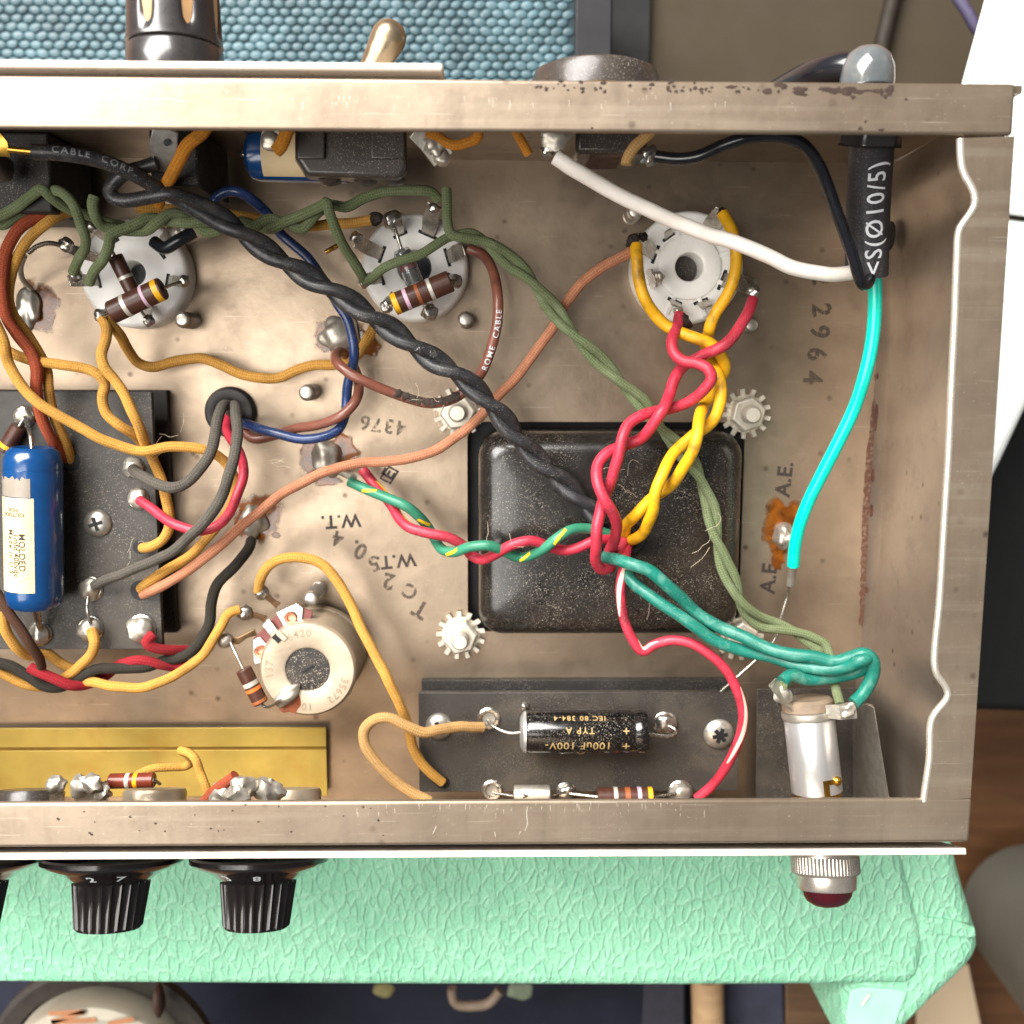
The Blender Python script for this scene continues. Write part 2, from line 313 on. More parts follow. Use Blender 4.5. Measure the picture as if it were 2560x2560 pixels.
class B:
    def __init__(s): s.v = []; s.f = []; s.uv = {}
    def add(s, vs, fs):
        k = len(s.v); s.v += [V(v) for v in vs]; s.f += [tuple(i+k for i in f) for f in fs]; return k
    def tube(s, pts, r, n=12, smooth=True, caps=True, step=.7, rf=None, fuzz=0, rnd=None):
        c = cr(pts, step) if smooth else [V(p) for p in pts]
        if rnd:
            sd_ = RNG.uniform(0, 500); mm = len(c)-1; c = [p+V((mnoise.noise(V((i*step*.16, sd_, 0))), mnoise.noise(V((i*step*.16, sd_, 9))), mnoise.noise(V((i*step*.16, sd_, 21)))))*min(.34, r*.3)*min(1, i/4, (mm-i)/4) for i, p in enumerate(c)]
        m = len(c); base = len(s.v); arc = 0.0; t0 = (c[1]-c[0]).normalized()
        nrm = V((0, 0, 1)) - t0*t0.z
        if nrm.length < .2: nrm = V((1, 0, 0)) - t0*t0.x
        nrm.normalize(); arcs = []; ph = RNG.uniform(0, 99)
        for i, p in enumerate(c):
            t = (c[min(i+1, m-1)]-c[max(i-1, 0)]).normalized()
            nrm = (nrm - t*nrm.dot(t)); nrm.normalize(); bn = t.cross(nrm)
            if i: arc += (p-c[i-1]).length
            arcs.append(arc); rr = r*(rf(i/(m-1)) if rf else 1)
            if rnd: rr *= 1+rnd*mnoise.noise(V((arc*.35, ph, 0)))
            for k in range(n):
                a = 2*math.pi*k/n; d = nrm*math.cos(a)+bn*math.sin(a)
                s.v.append(p+d*rr)
                if fuzz and RNG.random() < fuzz and 0 < i < m-1:
                    s._hairs = getattr(s, '_hairs', []); s._hairs.append((p+d*rr*.97, d, t))
        for i in range(m-1):
            for k in range(n):
                k2 = (k+1) % n; fi = len(s.f)
                s.f.append((base+i*n+k, base+i*n+k2, base+(i+1)*n+k2, base+(i+1)*n+k))
                s.uv[fi] = [(k/n, arcs[i]), ((k+1)/n, arcs[i]), ((k+1)/n, arcs[i+1]), (k/n, arcs[i+1])]
        if caps:
            s.f.append(tuple(base+k for k in range(n))[::-1]); s.f.append(tuple(base+(m-1)*n+k for k in range(n)))
        for (p, d, t) in getattr(s, '_hairs', []):
            dd = (d+t*RNG.uniform(-1.2, 1.2)+V([RNG.uniform(-.5, .5) for _ in range(3)])).normalized(); ln = RNG.uniform(.25, .8)
            sd = dd.cross(t).normalized()*.018; k = len(s.v)
            s.v += [p-sd, p+sd, p+dd*ln]; s.f.append((k, k+1, k+2))
        s._hairs = []
        return s
    def lathe(s, fr, prof, n=32, a0=0, a1=2*math.pi, rfun=None):
        full = abs(a1-a0-2*math.pi) < 1e-6; rows = []
        for (r, z) in prof:
            if r < 1e-6: rows.append([s.add([fr(0, 0, z)], [])]); continue
            row = []
            for k in range(n if full else n+1):
                a = a0+(a1-a0)*k/n; q = rfun(a, r, z) if rfun else r
                row.append(s.add([fr(q*math.cos(a), q*math.sin(a), z)], []))
            rows.append(row)
        for A, C in zip(rows, rows[1:]):
            L = max(len(A), len(C)); cnt = n if (full or L == 1) else n
            for k in range(cnt):
                k2 = (k+1) % L if full else k+1
                if len(A) == 1 and len(C) == 1: continue
                if len(A) == 1: s.f.append((A[0], C[k], C[k2]))
                elif len(C) == 1: s.f.append((A[k], A[k2], C[0]))
                else: s.f.append((A[k], A[k2], C[k2], C[k]))
        return s
    def box(s, fr, x0, x1, y0, y1, z0, z1):
        s.add([fr(x, y, z) for z in (z0, z1) for (x, y) in ((x0, y0), (x1, y0), (x1, y1), (x0, y1))],
              [(3, 2, 1, 0), (4, 5, 6, 7), (0, 1, 5, 4), (1, 2, 6, 5), (2, 3, 7, 6), (3, 0, 4, 7)]); return s
    def prism(s, low, high):
        """solid between two outlines with the same number of points"""
        n = len(low); k = s.add(list(low)+list(high), [])
        s.f.append(tuple(k+i for i in range(n))[::-1]); s.f.append(tuple(k+n+i for i in range(n)))
        for i in range(n): s.f.append((k+i, k+(i+1) % n, k+n+(i+1) % n, k+n+i))
        return s
    def blob(s, c, rx, ry=None, rz=None, amp=.15, seed=0, sub=3, fr=None, freq=1.2):
        ry = ry or rx; rz = rz or rx; bm = bmesh.new(); bmesh.ops.create_icosphere(bm, subdivisions=sub, radius=1)
        fr = fr or Fr(c); vs = []
        for v in bm.verts:
            d = v.co.normalized(); q = 1+amp*mnoise.noise(d*freq+V((seed*3.7, seed*1.3, 0)))*1.6
            vs.append(fr(d.x*rx*q, d.y*ry*q, d.z*rz*q))
        s.add(vs, [tuple(v.index for v in f.verts) for f in bm.faces]); bm.free(); return s
    def text(s, txt, size, fmap, spacing=1.0, maxedge=None, bold=0.008):
        cu = bpy.data.curves.new('t', 'FONT'); cu.body = txt; cu.size = size; cu.align_x = 'CENTER'; cu.align_y = 'CENTER'
        cu.space_character = spacing; cu.offset = bold*size; cu.resolution_u = 3
        ob = bpy.data.objects.new('t', cu); COL.objects.link(ob); bpy.context.view_layer.update()
        me = ob.evaluated_get(bpy.context.evaluated_depsgraph_get()).to_mesh()
        bm = bmesh.new(); bm.from_mesh(me); bmesh.ops.triangulate(bm, faces=bm.faces[:])
        me_ = maxedge or size*.16
        for _ in range(3):
            es = [e for e in bm.edges if e.calc_length() > me_]
            if es: bmesh.ops.subdivide_edges(bm, edges=es, cuts=1); bmesh.ops.triangulate(bm, faces=bm.faces[:])
        bm.verts.index_update()
        s.add([fmap(v.co.x, v.co.y) for v in bm.verts], [tuple(v.index for v in f.verts) for f in bm.faces])
        bm.free(); bpy.data.objects.remove(ob); bpy.data.curves.remove(cu); return s
BASE = {}
def obj(name, b, m, parent=None, label=None, cat=None, group=None, kind=None, bevel=0, seg=2, sharp=38, smooth=True):
    xs = [v.x for v in b.v]; ys = [v.y for v in b.v]; zs = [v.z for v in b.v]
    c = V(((min(xs)+max(xs))/2, (min(ys)+max(ys))/2, min(zs)))
    me = bpy.data.meshes.new(name); me.from_pydata([(v-c)*K for v in b.v], [], b.f)
    if b.uv:
        lay = me.uv_layers.new(name='UVMap')
        for fi, uvs in b.uv.items():
            p = me.polygons[fi]
            for li, q in zip(p.loop_indices, uvs): lay.data[li].uv = q
    me.polygons.foreach_set('use_smooth', [smooth]*len(me.polygons))
    if smooth: me.set_sharp_from_angle(angle=R_(sharp))
    me.materials.append(m if not isinstance(m, str) else (M.get(m) or MATS[m]))
    o = bpy.data.objects.new(name, me); COL.objects.link(o)
    pb = BASE[parent.name] if parent else V((0, 0, 0))
    o.parent = parent; o.location = (c-pb)*K; BASE[o.name] = c
    if bevel:
        md = o.modifiers.new('bevel', 'BEVEL'); md.width = bevel*K; md.segments = seg; md.limit_method = 'ANGLE'; md.angle_limit = R_(40)
    tag(o, label, cat, group, kind); return o
def tag(o, label=None, cat=None, group=None, kind=None):
    if label: o['label'] = label
    if cat: o['category'] = cat
    if group: o['group'] = group
    if kind: o['kind'] = kind
def thing(name, label, cat, base, group=None):
    o = bpy.data.objects.new(name, None); COL.objects.link(o); o.empty_display_size = .002
    o.location = V(base)*K; BASE[o.name] = V(base); tag(o, label, cat, group); return o
def pts(lst): return [q if isinstance(q, V) else P(*q) for q in lst]
FUZZ = 0.012
def wire(name, label, path, rpx, m, group=None, parent=None, text=None, rnd=.03, extra=None, cat='wire', fz=None):
    """an insulated wire laid through points of the place; rpx is its half thickness"""
    w3 = pts(path); mid = path[len(path)//2]
    if isinstance(mid, V): r = rpx
    else: r = rpx*MMPX(*mid)
    b = B(); cl = 'cotton' in m.name
    b.tube(w3, r, 12, rnd=rnd if not cl else .05, fuzz=(FUZZ if cl else 0) if fz is None else fz)
    return obj(name, b, m, parent, label if parent is None else None, cat if parent is None else None, group, sharp=60)
def strand(center, r, half, phase=0.0, which=0, sep=1.0, z_sq=1.0):
    c = cr(center, .8); n = len(c); L = [0.0]
    for a, q in zip(c, c[1:]): L.append(L[-1]+(q-a).length)
    out = []
    for i, p in enumerate(c):
        t = (c[min(i+1, n-1)]-c[max(i-1, 0)]).normalized(); side = t.cross(V((0, 0, 1))).normalized(); up = side.cross(t)
        a = phase+math.pi*half*L[i]/L[-1]+math.pi*which
        out.append(p+(side*math.cos(a)+up*math.sin(a)*z_sq)*r*sep)
    return out
def thin(o, k=3):  # every k-th point, keeping the end
    return o[::k]+([o[-1]] if (len(o)-1) % k else [])
def curve_text(b, path, txt, size, s0, r, ang, spacing=1.1, flip=False):
    """lettering printed on a wire, following it"""
    c = cr(pts(path), .25); n = len(c)
    def fm(x, y):
        d = s0+(-x if flip else x); i = min(max(int(d/.25), 0), n-2); f = d/.25-i
        p = c[i].lerp(c[i+1], f); t = (c[min(i+2, n-1)]-c[max(i-1, 0)]).normalized()
        side = V((0, 0, 1)).cross(t).normalized(); up = t.cross(side)
        a = ang+(-y if flip else y)/r
        return p+(up*math.cos(a)+side*math.sin(a))*(r+.06)
    b.text(txt, size, fm, spacing)
def px_text(b, txt, px, py, size_px, rot, z, spacing=1.0, bold=.028):
    ca, sa = math.cos(R_(rot)), math.sin(R_(rot))
    b.text(txt, size_px, lambda x, y: P(px+x*ca-y*sa, py-(x*sa+y*ca), z), spacing, size_px, bold)
def rrect(x0, x1, y0, y1, r, n=6):
    out = []
    for (cx, cy, a) in ((x1-r, y1-r, 0), (x0+r, y1-r, 90), (x0+r, y0+r, 180), (x1-r, y0+r, 270)):
        for k in range(n+1):
            t = R_(a+90*k/n); out.append((cx+r*math.cos(t), cy+r*math.sin(t)))
    return out
def puddle(b, px, py, rx, ry, z, seed, h=.08, amp=.35, n=40):
    c = P(px, py, z); k = MMPX(px, py, z); rows = []; qs = (1, .93, .7, 0)
    for (q, zz) in ((1, 0), (.93, h*.7), (.7, h), (.0, h*1.1)):
        if q == 0: rows.append([b.add([c+V((0, 0, zz))], [])]); continue
        row = []
        for i in range(n):
            a = 2*math.pi*i/n; m_ = 1+amp*mnoise.noise(V((math.cos(a)*1.8+seed*5.1, math.sin(a)*1.8, seed)))*1.5
            row.append(b.add([c+V((rx*k*q*m_*math.cos(a), ry*k*q*m_*math.sin(a), zz))], []))
        rows.append(row)
    for li, (A, C) in enumerate(zip(rows, rows[1:])):
        for i in range(n):
            j = (i+1) % n; fi = len(b.f)
            if len(C) == 1: b.f.append((A[i], A[j], C[0])); b.uv[fi] = [(qs[li], 0), (qs[li], 0), (qs[li+1], 0)]
            else: b.f.append((A[i], A[j], C[j], C[i])); b.uv[fi] = [(qs[li], 0), (qs[li], 0), (qs[li+1], 0), (qs[li+1], 0)]

# ================================================================== the chassis
XR, YB, YF, HZ = 79.0, 76.0, -50.6, 56.0        # right end, back edge, front edge, height of the rim
XL = -150.0
FS = .36                                         # the control panel leans out towards its foot
ch = thing('amplifier_chassis', 'open plated steel amplifier chassis tray full of wiring', 'chassis', (0, 0, 0))
# floor with the transformer's cut-out
hx0, hy1 = P(1168, 1054, 0).x, P(1168, 1054, 0).y
hx1, hy0 = P(1846, 1575, 0).x, P(1500, 1578, 0).y
hole = rrect(hx0, hx1, hy0, hy1, 4.2, 6)
b = B(); n = len(hole); cx, cy = (hx0+hx1)/2, (hy0+hy1)/2
def edge_pt(x, y):
    dx, dy = x-cx, y-cy; ts = []
    if dx > 0: ts.append((XR+2-cx)/dx)
    if dx < 0: ts.append((XL-cx)/dx)
    if dy > 0: ts.append((YB-cy)/dy)
    if dy < 0: ts.append((-72-cy)/dy)
    t = min(ts); return (cx+dx*t, cy+dy*t)
ang = sorted([(math.atan2(y-cy, x-cx), (x, y)) for (x, y) in hole])
corners = [(XR+2, YB), (XL, YB), (XL, -72), (XR+2, -72)]
inner = [q for _, q in ang]; outer = []
loop = []
for a, q in ang: loop.append((a, q, edge_pt(*q)))
for cpt in corners:
    a = math.atan2(cpt[1]-cy, cpt[0]-cx); best = min(loop, key=lambda l: abs(l[0]-a)); loop.append((a, best[1], cpt))
loop.sort(key=lambda l: l[0]); m = len(loop)
vs = [V((l[1][0], l[1][1], 0)) for l in loop]+[V((l[2][0], l[2][1], 0)) for l in loop]+[V((l[1][0], l[1][1], -1.2)) for l in loop]
fs = []
for i in range(m):
    j = (i+1) % m
    fs.append((i, m+i, m+j, j)) if loop[i][1] != loop[j][1] else fs.append((i, m+i, m+j))
    if loop[i][1] != loop[j][1]: fs.append((2*m+i, i, j, 2*m+j))
b.add(vs, fs); obj('floor_pan', b, STEEL, ch, sharp=20)
# walls
b = B().box(Fr((0, 0, 0)), XL, XR+1, YB-1.2, YB, 0.02, HZ-1.25); obj('back_wall', b, STEEL, ch)
b = B(); y0 = YF+.2; lo = y0-FS*(HZ-1.3)
b.add([V((x, y, z)) for x in (XL, XR) for (y, z) in ((y0+1.2, HZ-1.3), (y0, HZ-1.3), (lo, 0.02), (lo+1.2, 0.02))],
      [(0, 1, 2, 3), (7, 6, 5, 4), (0, 4, 5, 1), (1, 5, 6, 2), (2, 6, 7, 3), (3, 7, 4, 0)]); obj('front_wall', b, STEEL, ch)
b = B(); ny, nz = 90, 34; base = 0; vs = []
for i in range(ny+1):
    for k in range(nz+1):
        z = .02+(HZ-1.3)*k/nz; ylo = YF+1.4-FS*(HZ-1.3-z); y = ylo+(YB-1.3-ylo)*i/ny; x = XR+1.6-1.6*(k/nz)**1.5
        x += .5*mnoise.noise(V((y*.05, z*.06, 3)))
        for (by, bz, sy, sz, d) in ((60.5, 40, 4.5, 12, 1.4), (-31.5, 40, 4.5, 12, 1.4), (67, 26, 5, 40, -2.2), (-40, 22, 5, 30, -1.6), (50, 20, 6, 18, -1.0)):
            x += d*math.exp(-((y-by)/sy)**2-((z-bz)/sz)**2)
        x += -1.3*math.exp(-(z/2.2)**2)
        vs.append(V((x, y, z)))
fs = [(i*(nz+1)+k, (i+1)*(nz+1)+k, (i+1)*(nz+1)+k+1, i*(nz+1)+k+1) for i in range(ny) for k in range(nz)]
b.add(vs, fs); obj('end_wall', b, ENDW, ch)
b = B().box(Fr((0, 0, 0)), XL-1, XL, -66, YB-1.3, 0.02, HZ); obj('far_end_wall', b, STEEL, ch)
# rims folded inwards round the top
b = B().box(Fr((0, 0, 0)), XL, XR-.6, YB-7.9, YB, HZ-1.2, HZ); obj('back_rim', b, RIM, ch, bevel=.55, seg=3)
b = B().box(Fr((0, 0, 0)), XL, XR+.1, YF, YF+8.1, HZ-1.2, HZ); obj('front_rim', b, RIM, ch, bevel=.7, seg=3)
lip = [(2408, 345), (2410, 400), (2417, 432), (2434, 462), (2445, 492), (2443, 515), (2424, 545), (2406, 572), (2400, 640), (2394, 800), (2386, 960), (2378, 1140),
       (2368, 1300), (2356, 1500), (2343, 1660), (2350, 1690), (2372, 1720), (2376, 1745), (2352, 1775), (2336, 1800), (2330, 1900), (2318, 1985), (2316, 2005)]
lp = cr([P(x, y, HZ) for x, y in lip], 1.5)
b = B(); low = []; high = []
ys = [q.y for q in lp]
for q in lp: low.append(V((q.x, q.y, HZ-1.3))); high.append(V((q.x, q.y, HZ-.08)))
for y in (YF+8.2, YB-8.0):
    low.append(V((XR-.25, y, HZ-1.3))); high.append(V((XR-.25, y, HZ-.08)))
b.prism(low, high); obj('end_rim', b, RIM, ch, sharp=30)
b = B().tube([q+V((-.25, 0, -.5)) for q in lp], .62, 10, step=1.0); obj('rolled_edge', b, mat('lit_edge_steel', S(236, 226, 210), .3, .75, .06, 400, bump=.01), ch)  # lip coloured paler than the rim: the light it catches is painted in
# the rusty weld along the end wall's foot
b = B(); wp = [P(2232, 560, .4), P(2225, 640, .4), P(2205, 900, .4), P(2192, 1150, .4), P(2182, 1400, .4), P(2172, 1590, .4)]
b.tube(wp, 1.0, 8, rf=lambda t: .6+.5*mnoise.noise(V((t*23, 1, 2)))+.4*t, step=.5, rnd=.5); obj('rusty_seam', b, 'rust', ch)
b = B(); c = P(2195, 1300, 0)
low = []; rr = random.Random(3)
lf = [(2196, 800), (2188, 960), (2172, 1080), (2158, 1250), (2152, 1400), (2148, 1560)]; rt = [(2172, 1580), (2182, 1400), (2192, 1150), (2203, 900), (2206, 800)]
pp = cr([P(x, y, .06) for x, y in lf], 1.0)+cr([P(x, y, .06) for x, y in rt], 1.0)
pp = [p+V((.5*mnoise.noise(p*.9), 0, 0)) for p in pp]
b.add(pp, [tuple(range(len(pp)))]); obj('rust_stain', b, ink_mat('rust_stain', S(92, 56, 40), .32, .62), ch)
# rust pits along the rims
b = B(); rr = random.Random(11)
for i in range(70):
    x = rr.uniform(1330, 2230); y = rr.gauss(0, 1)*8+218+(x-1300)*.012; s_ = rr.uniform(2, 5)*(1.7 if x > 1900 else 1)
    puddle(b, x, y, s_*rr.uniform(.8, 1.8), s_, HZ+.006, i, .02, .6, 10)
for x, y, rx, ry in ((2110, 228, 26, 9), (2075, 222, 30, 5), (2000, 226, 18, 7), (2140, 229, 16, 6), (1830, 217, 14, 4), (2180, 227, 22, 4), (2226, 232, 8, 8), (2150, 322, 6, 5), (2203, 324, 7, 4), (2164, 304, 4, 5), (1670, 222, 5, 9), (2265, 248, 4, 3), (1480, 334-14, 4, 2)):
    puddle(b, x, y, rx, ry, HZ+.01, x*.1, .03, .6, 16)
for i in range(26):
    puddle(b, rr.uniform(20, 1000), rr.uniform(2010, 2095), rr.uniform(1.5, 4), rr.uniform(1.5, 3), HZ+.008, i*2.2, .02, .5, 8)
obj('rust_pitting', b, 'rspot', ch, kind='stuff')
# scratches on the front and back rims
b = B()
for i in range(90):
    if i < 60: x = rr.uniform(880, 1780); y = 2006+rr.random()**2*30; ln = rr.uniform(5, 16)
    else: x = rr.uniform(660, 1850); y = rr.uniform(236, 262); ln = rr.uniform(8, 22)
    p, q = P(x, y, HZ+.012), P(x+rr.uniform(-2, 2), y+ln, HZ+.012); wd = rr.uniform(.03, .1)
    b.add([p, p+V((wd, 0, 0)), q+V((wd*.4, 0, 0)), q], [(0, 1, 2, 3)])
for path in ([(1317, 2016), (1316, 2040), (1318, 2060), (1311, 2077)], [(1302, 2077), (1296, 2087)], [(1090, 2066), (1081, 2085)], [(1236, 2080), (1238, 2092)]):
    c_ = cr([P(x, y, HZ+.012) for x, y in path], .6)
    b.add([p for p in c_]+[p+V((.1, 0, 0)) for p in c_], [(i, i+1, len(c_)+i+1, len(c_)+i) for i in range(len(c_)-1)])
obj('scratches', b, mat('bright_scratch', S(240, 230, 215), .3, .6, .05), ch, kind='stuff')
# stamped ink on the floor
def stamp(items, m='ink'):
    b = B()
    for it in items: px_text(b, *it[:5], .05, *(it[5:]))
    obj('stamped_lettering', b, m, ch, smooth=False)
stamp([('2', 2052, 696, 66, -88), ('2', 2052, 775, 66, -86), ('9', 2048, 830, 66, -86), ('6', 2040, 885, 66, -87), ('4', 2030, 944, 66, -90)], 'ink2')
stamp([('A.E.', 1962, 1198, 52, 83, 1.05)]); stamp([('A.E.', 1924, 1440, 52, 84, 1.05)])
stamp([('W.T.', 852, 1302, 46, 184, 1.05)]); stamp([('W.T.', 990, 1402, 46, 186, 1.05)])
stamp([('4', 845, 1345, 52, 170), ('0.', 897, 1374, 56, 150), ('5', 934, 1408, 52, 205), ('2', 972, 1452, 56, 165), ('C', 1026, 1478, 50, 150), ('T', 1052, 1522, 60, 150)], 'ink2')
stamp([('4376', 958, 1062, 50, 172, 1.2)], mat and ink_mat('very_faded_ink', S(96, 82, 68), .40, .62))
b = B(); px_text(b, 'E', 972, 1186, 44, 60, .05)
c_ = [P(x, y, .05) for x, y in ((948, 1196), (972, 1164), (998, 1178), (976, 1212))]; c2 = [P(x, y, .05) for x, y in ((954, 1195), (973, 1170), (991, 1180), (975, 1205))]
b.add(c_+c2, [(i, (i+1) % 4, 4+(i+1) % 4, 4+i) for i in range(4)]); obj('stamped_mark', b, 'ink', ch, smooth=False)

# the hole in the end wall beside the mains sleeve is part of the wall
b = B().lathe(Fr((XR+.2, P(2232, 590, 5).y, 5), (-1, 0, 0)), [(0, .6), (3.0, .6), (3.0, .3)], 24); obj('wall_hole', b, 'hole', ch)

# ---------------------------------------------------------------- control panel plates
fn = V((0, -1, FS)).normalized(); ft = V((0, -FS, -1)).normalized()    # outwards from and down the leaning front
PY0 = P(1200, 2126, 54.6).y; 
def panel_pt(x, z, out=0.0): return V((x, PY0-1.0-FS*(54.6-z), z))+fn*out
b = B(); xr = P(2410, 2133, 54).x
fr = Fr(V((0, PY0, 54.6)), fn, (1, 0, 0))
b.box(fr, XL, xr, -57, 0, 0, 1.15); obj('control_panel_plate', b, 'panelw', None, 'thin cream painted plate along the front behind the dark knobs', 'panel', bevel=.15)
b = B(); yb_ = P(500, 179, 54.4).y; xe = P(1108, 175, 54.4).x
poly = [(XL, 0), (xe-1.6, 0), (xe-.5, .35), (xe, 1.1)]
b.box(Fr((0, 0, 0)), XL, xe, yb_+.3, yb_+1.6, 14, 54.6); obj('switch_plate', b, mat('polished_cream_plate', S(236, 226, 212), .3, .3, .05), None, 'cream metal plate on the back edge beneath the toggle switch', 'panel', bevel=.5, seg=3)

# ================================================================== components
def ribbon(b, path, wdir, w_, t=.32):
    path = [V(p) for p in path]; wd = V(wdir).normalized(); rows = []
    for i, p in enumerate(path):
        tg = (path[min(i+1, len(path)-1)]-path[max(i-1, 0)]).normalized(); d = (wd-tg*wd.dot(tg)).normalized(); nn = tg.cross(d)
        w2 = (w_[i] if isinstance(w_, (list, tuple)) else w_)/2
        rows.append(b.add([p+d*w2+nn*t/2, p-d*w2+nn*t/2, p-d*w2-nn*t/2, p+d*w2-nn*t/2], []))
    for a, c in zip(rows, rows[1:]):
        for k in range(4): b.f.append((a+k, a+(k+1) % 4, c+(k+1) % 4, c+k))
    a, c = rows[0], rows[-1]; b.f += [(a+3, a+2, a+1, a), (c, c+1, c+2, c+3)]
    return b
def solder(parent, px, py, z, rpx, seed=0, m='solder', flat=.9, amp=.22, name='solder'):
    r = rpx*MMPX(px, py, z); b = B().blob(P(px, py, z), r, r, r*flat, amp, seed, 3, freq=1.6); return obj(name, b, m, parent)
def lead(parent, path, r=.33, m='tin', name='lead'):
    return obj(name, B().tube(pts(path), r, 8, step=.5), m, parent, sharp=60)
def resistor(label, p0, p1, rpx, bands, leads=(), body='resb', group=None, solders=()):
    a, c = P(*p0), P(*p1); r = rpx*MMPX(*p0); L = (c-a).length; fr = Fr(a, c-a)
    t = thing('resistor', label, 'resistor', ((a+c)/2)-V((0, 0, r)), group)
    b = B().lathe(fr, [(0, 0), (r*.9, 0), (r, r*.12), (r, L-r*.12), (r*.9, L), (0, L)], 24); obj('body', b, body, t)
    for (q, w_, m) in bands:
        b = B().lathe(fr, [(r*.99, L*q-w_/2), (r*1.018, L*q-w_/2+.05), (r*1.018, L*q+w_/2-.05), (r*.99, L*q+w_/2)], 24); obj('colour_band', b, m, t)
    for ld in leads: lead(t, ld)
    for sd in solders: solder(t, *sd)
    return t
# ---------------------------------------------------------------- valve sockets
def socket(label, px, py, rpx, z, hr, tabs, spokes=0, floor_m='tubeb', ring=False):
    C = P(px, py, z); k = MMPX(px, py, z); Rr = rpx*k; h = hr*k
    t = thing('valve_socket', label, 'valve socket', (C.x, C.y, 0.02), 'ceramic valve sockets')
    fr = Fr(C)
    prof = [(Rr*1.03, -z+.05), (Rr*1.03, -2.2), (Rr*1.015, -.9), (Rr*.97, -.15), (Rr*.93, 0)]
    if ring: prof += [(Rr*.60, -.05), (Rr*.585, .5), (Rr*.55, .7), (h+.9, .7), (h+.2, .45), (h, -.2), (h, -7)]
    else: prof += [(h+.7, 0), (h+.15, -.2), (h, -.8), (h, -6.5)]
    obj('ceramic_base', B().lathe(fr, prof, 56), 'ceramic', t)
    for i in range(spokes):
        a = 2*math.pi*(i+.45)/spokes; f2 = Fr(C, (0, 0, 1), (math.cos(a), math.sin(a), 0))
        obj('rib', B().box(f2, Rr*.58, Rr*.95, -.45, .45, -.4, .42), 'ceramic', t, bevel=.18)
    obj('hole_floor', B().lathe(fr, [(0, -5.5), (h*.99, -5.5), (h*.99, -6)], 32), floor_m, t)
    for (tx, ty, tz, wmm, m) in tabs:
        tip = P(tx, ty, tz); d = tip-C; d.z = 0; ln = d.length; d.normalize()
        root = C+d*Rr*.66; root.z = z-.3
        if ln < Rr*.75: root = C+d*Rr*.78; root.z = z-.4
        mid = root.lerp(tip, .45)+V((0, 0, .9))
        ribbon_b = ribbon(B(), [root, mid, tip], V((-d.y, d.x, 0)), [wmm*.8, wmm, wmm*.85], .35)
        tb = obj('pin_tab', ribbon_b, m, t, bevel=.1)
        f2 = Fr(root, (0, 0, 1), d)
        obj('pin_slot', B().box(f2, -.35, .35, -wmm*.6, wmm*.6, .25, .36), 'hole', t)
    return t
s1 = socket('ceramic valve socket with two crossed resistors beside the grommet', 332, 683, 132, 6.0, 30,
    [(172, 702, 13, 2.6, 'tin'), (222, 552, 13, 2.4, 'tin'), (435, 570, 13, 2.8, 'tin'), (458, 706, 13, 2.2, 'tin'), (252, 792, 14, 2.2, 'tin'), (370, 804, 12, 2.0, 'tin'), (165, 618, 11, 2.2, 'tin')])
for (x, y, z, r, sd) in ((460, 702, 15, 14, 1), (252, 790, 15, 17, 2), (372, 800, 13.5, 15, 3), (165, 610, 13, 18, 4), (228, 566, 14.5, 15, 5), (190, 690, 15, 16, 7)): solder(s1, x, y, z, r, sd)
solder(s1, 447, 575, 14.5, 23, 6, 'dsolder', .6)
s2 = socket('ceramic valve socket with a single large resistor and green cloth wires', 1036, 668, 130, 6.0, 42,
    [(980, 545, 13, 2.6, 'tin'), (1086, 512, 15, 3.4, 'tin'), (888, 604, 13, 3.0, 'tin'), (904, 700, 13, 2.6, 'tin'), (966, 762, 13, 2.4, 'tin'), (1074, 778, 13, 2.2, 'tin'), (1142, 702, 13, 2.4, 'tin'), (1160, 622, 12, 3.2, 'tin')])
for (x, y, z, r, sd) in ((982, 548, 15, 24, 11), (1084, 520, 17, 12, 12), (890, 596, 14.5, 15, 13), (909, 704, 15, 15, 14), (966, 768, 15, 15, 15), (1074, 780, 15, 21, 16), (1140, 704, 16, 16, 17)): solder(s2, x, y, z, r, sd)
lead(s2, [(984, 560, 15), (993, 590, 15.5), (1003, 622, 15)], .36)
s3 = socket('ceramic valve socket with eight ribs wired with yellow and red plastic', 1722, 668, 136, 7.0, 34,
    [(1584, 598, 15, 3.2, 'tin'), (1636, 694, 12, 4.2, 'tin'), (1690, 766, 12, 2.6, 'tin'), (1768, 768, 11, 2.6, 'tin'), (1886, 716, 14, 3.6, 'tin'), (1806, 524, 16, 3.6, 'tin'), (1672, 574, 11, 2.4, 'tin')], spokes=8, floor_m='bronze', ring=True)
for (x, y, z, r, sd, m) in ((1583, 600, 16, 15, 21, 'char'), (1696, 778, 14.5, 12, 22, 'dsolder'), (1884, 728, 15, 15, 23, 'solder'), (1806, 532, 17, 13, 24, 'char'), (1648, 692, 13.2, 13, 25, 'dsolder')): solder(s3, x, y, z, r, sd, m)
solder(s3, 1578, 608, 15, 12, 27, 'char', 1.5, .5); solder(s3, 1608, 592, 14, 10, 28, 'char', 1, .5)
Y_, L_, SI, BR = 'by', 'bv', 'bs', 'bo'
resistor('thick resistor lying across the socket beside the grommet, yellow end band', (277, 782, 20), (408, 720, 20), 28.5, [(.90, 1.2, Y_), (.66, .7, L_), (.30, .9, SI)],
         [[(277, 782, 20), (262, 788, 18), (252, 790, 16)], [(408, 720, 20), (435, 710, 18), (458, 703, 15)]], group='colour banded resistors')
resistor('slim resistor standing under a thicker one on the left socket', (287, 640, 17), (338, 742, 16), 19, [(.52, .7, SI)], [[(287, 640, 17), (278, 622, 15)], [(338, 742, 16), (358, 785, 14), (372, 800, 13)]], group='colour banded resistors')
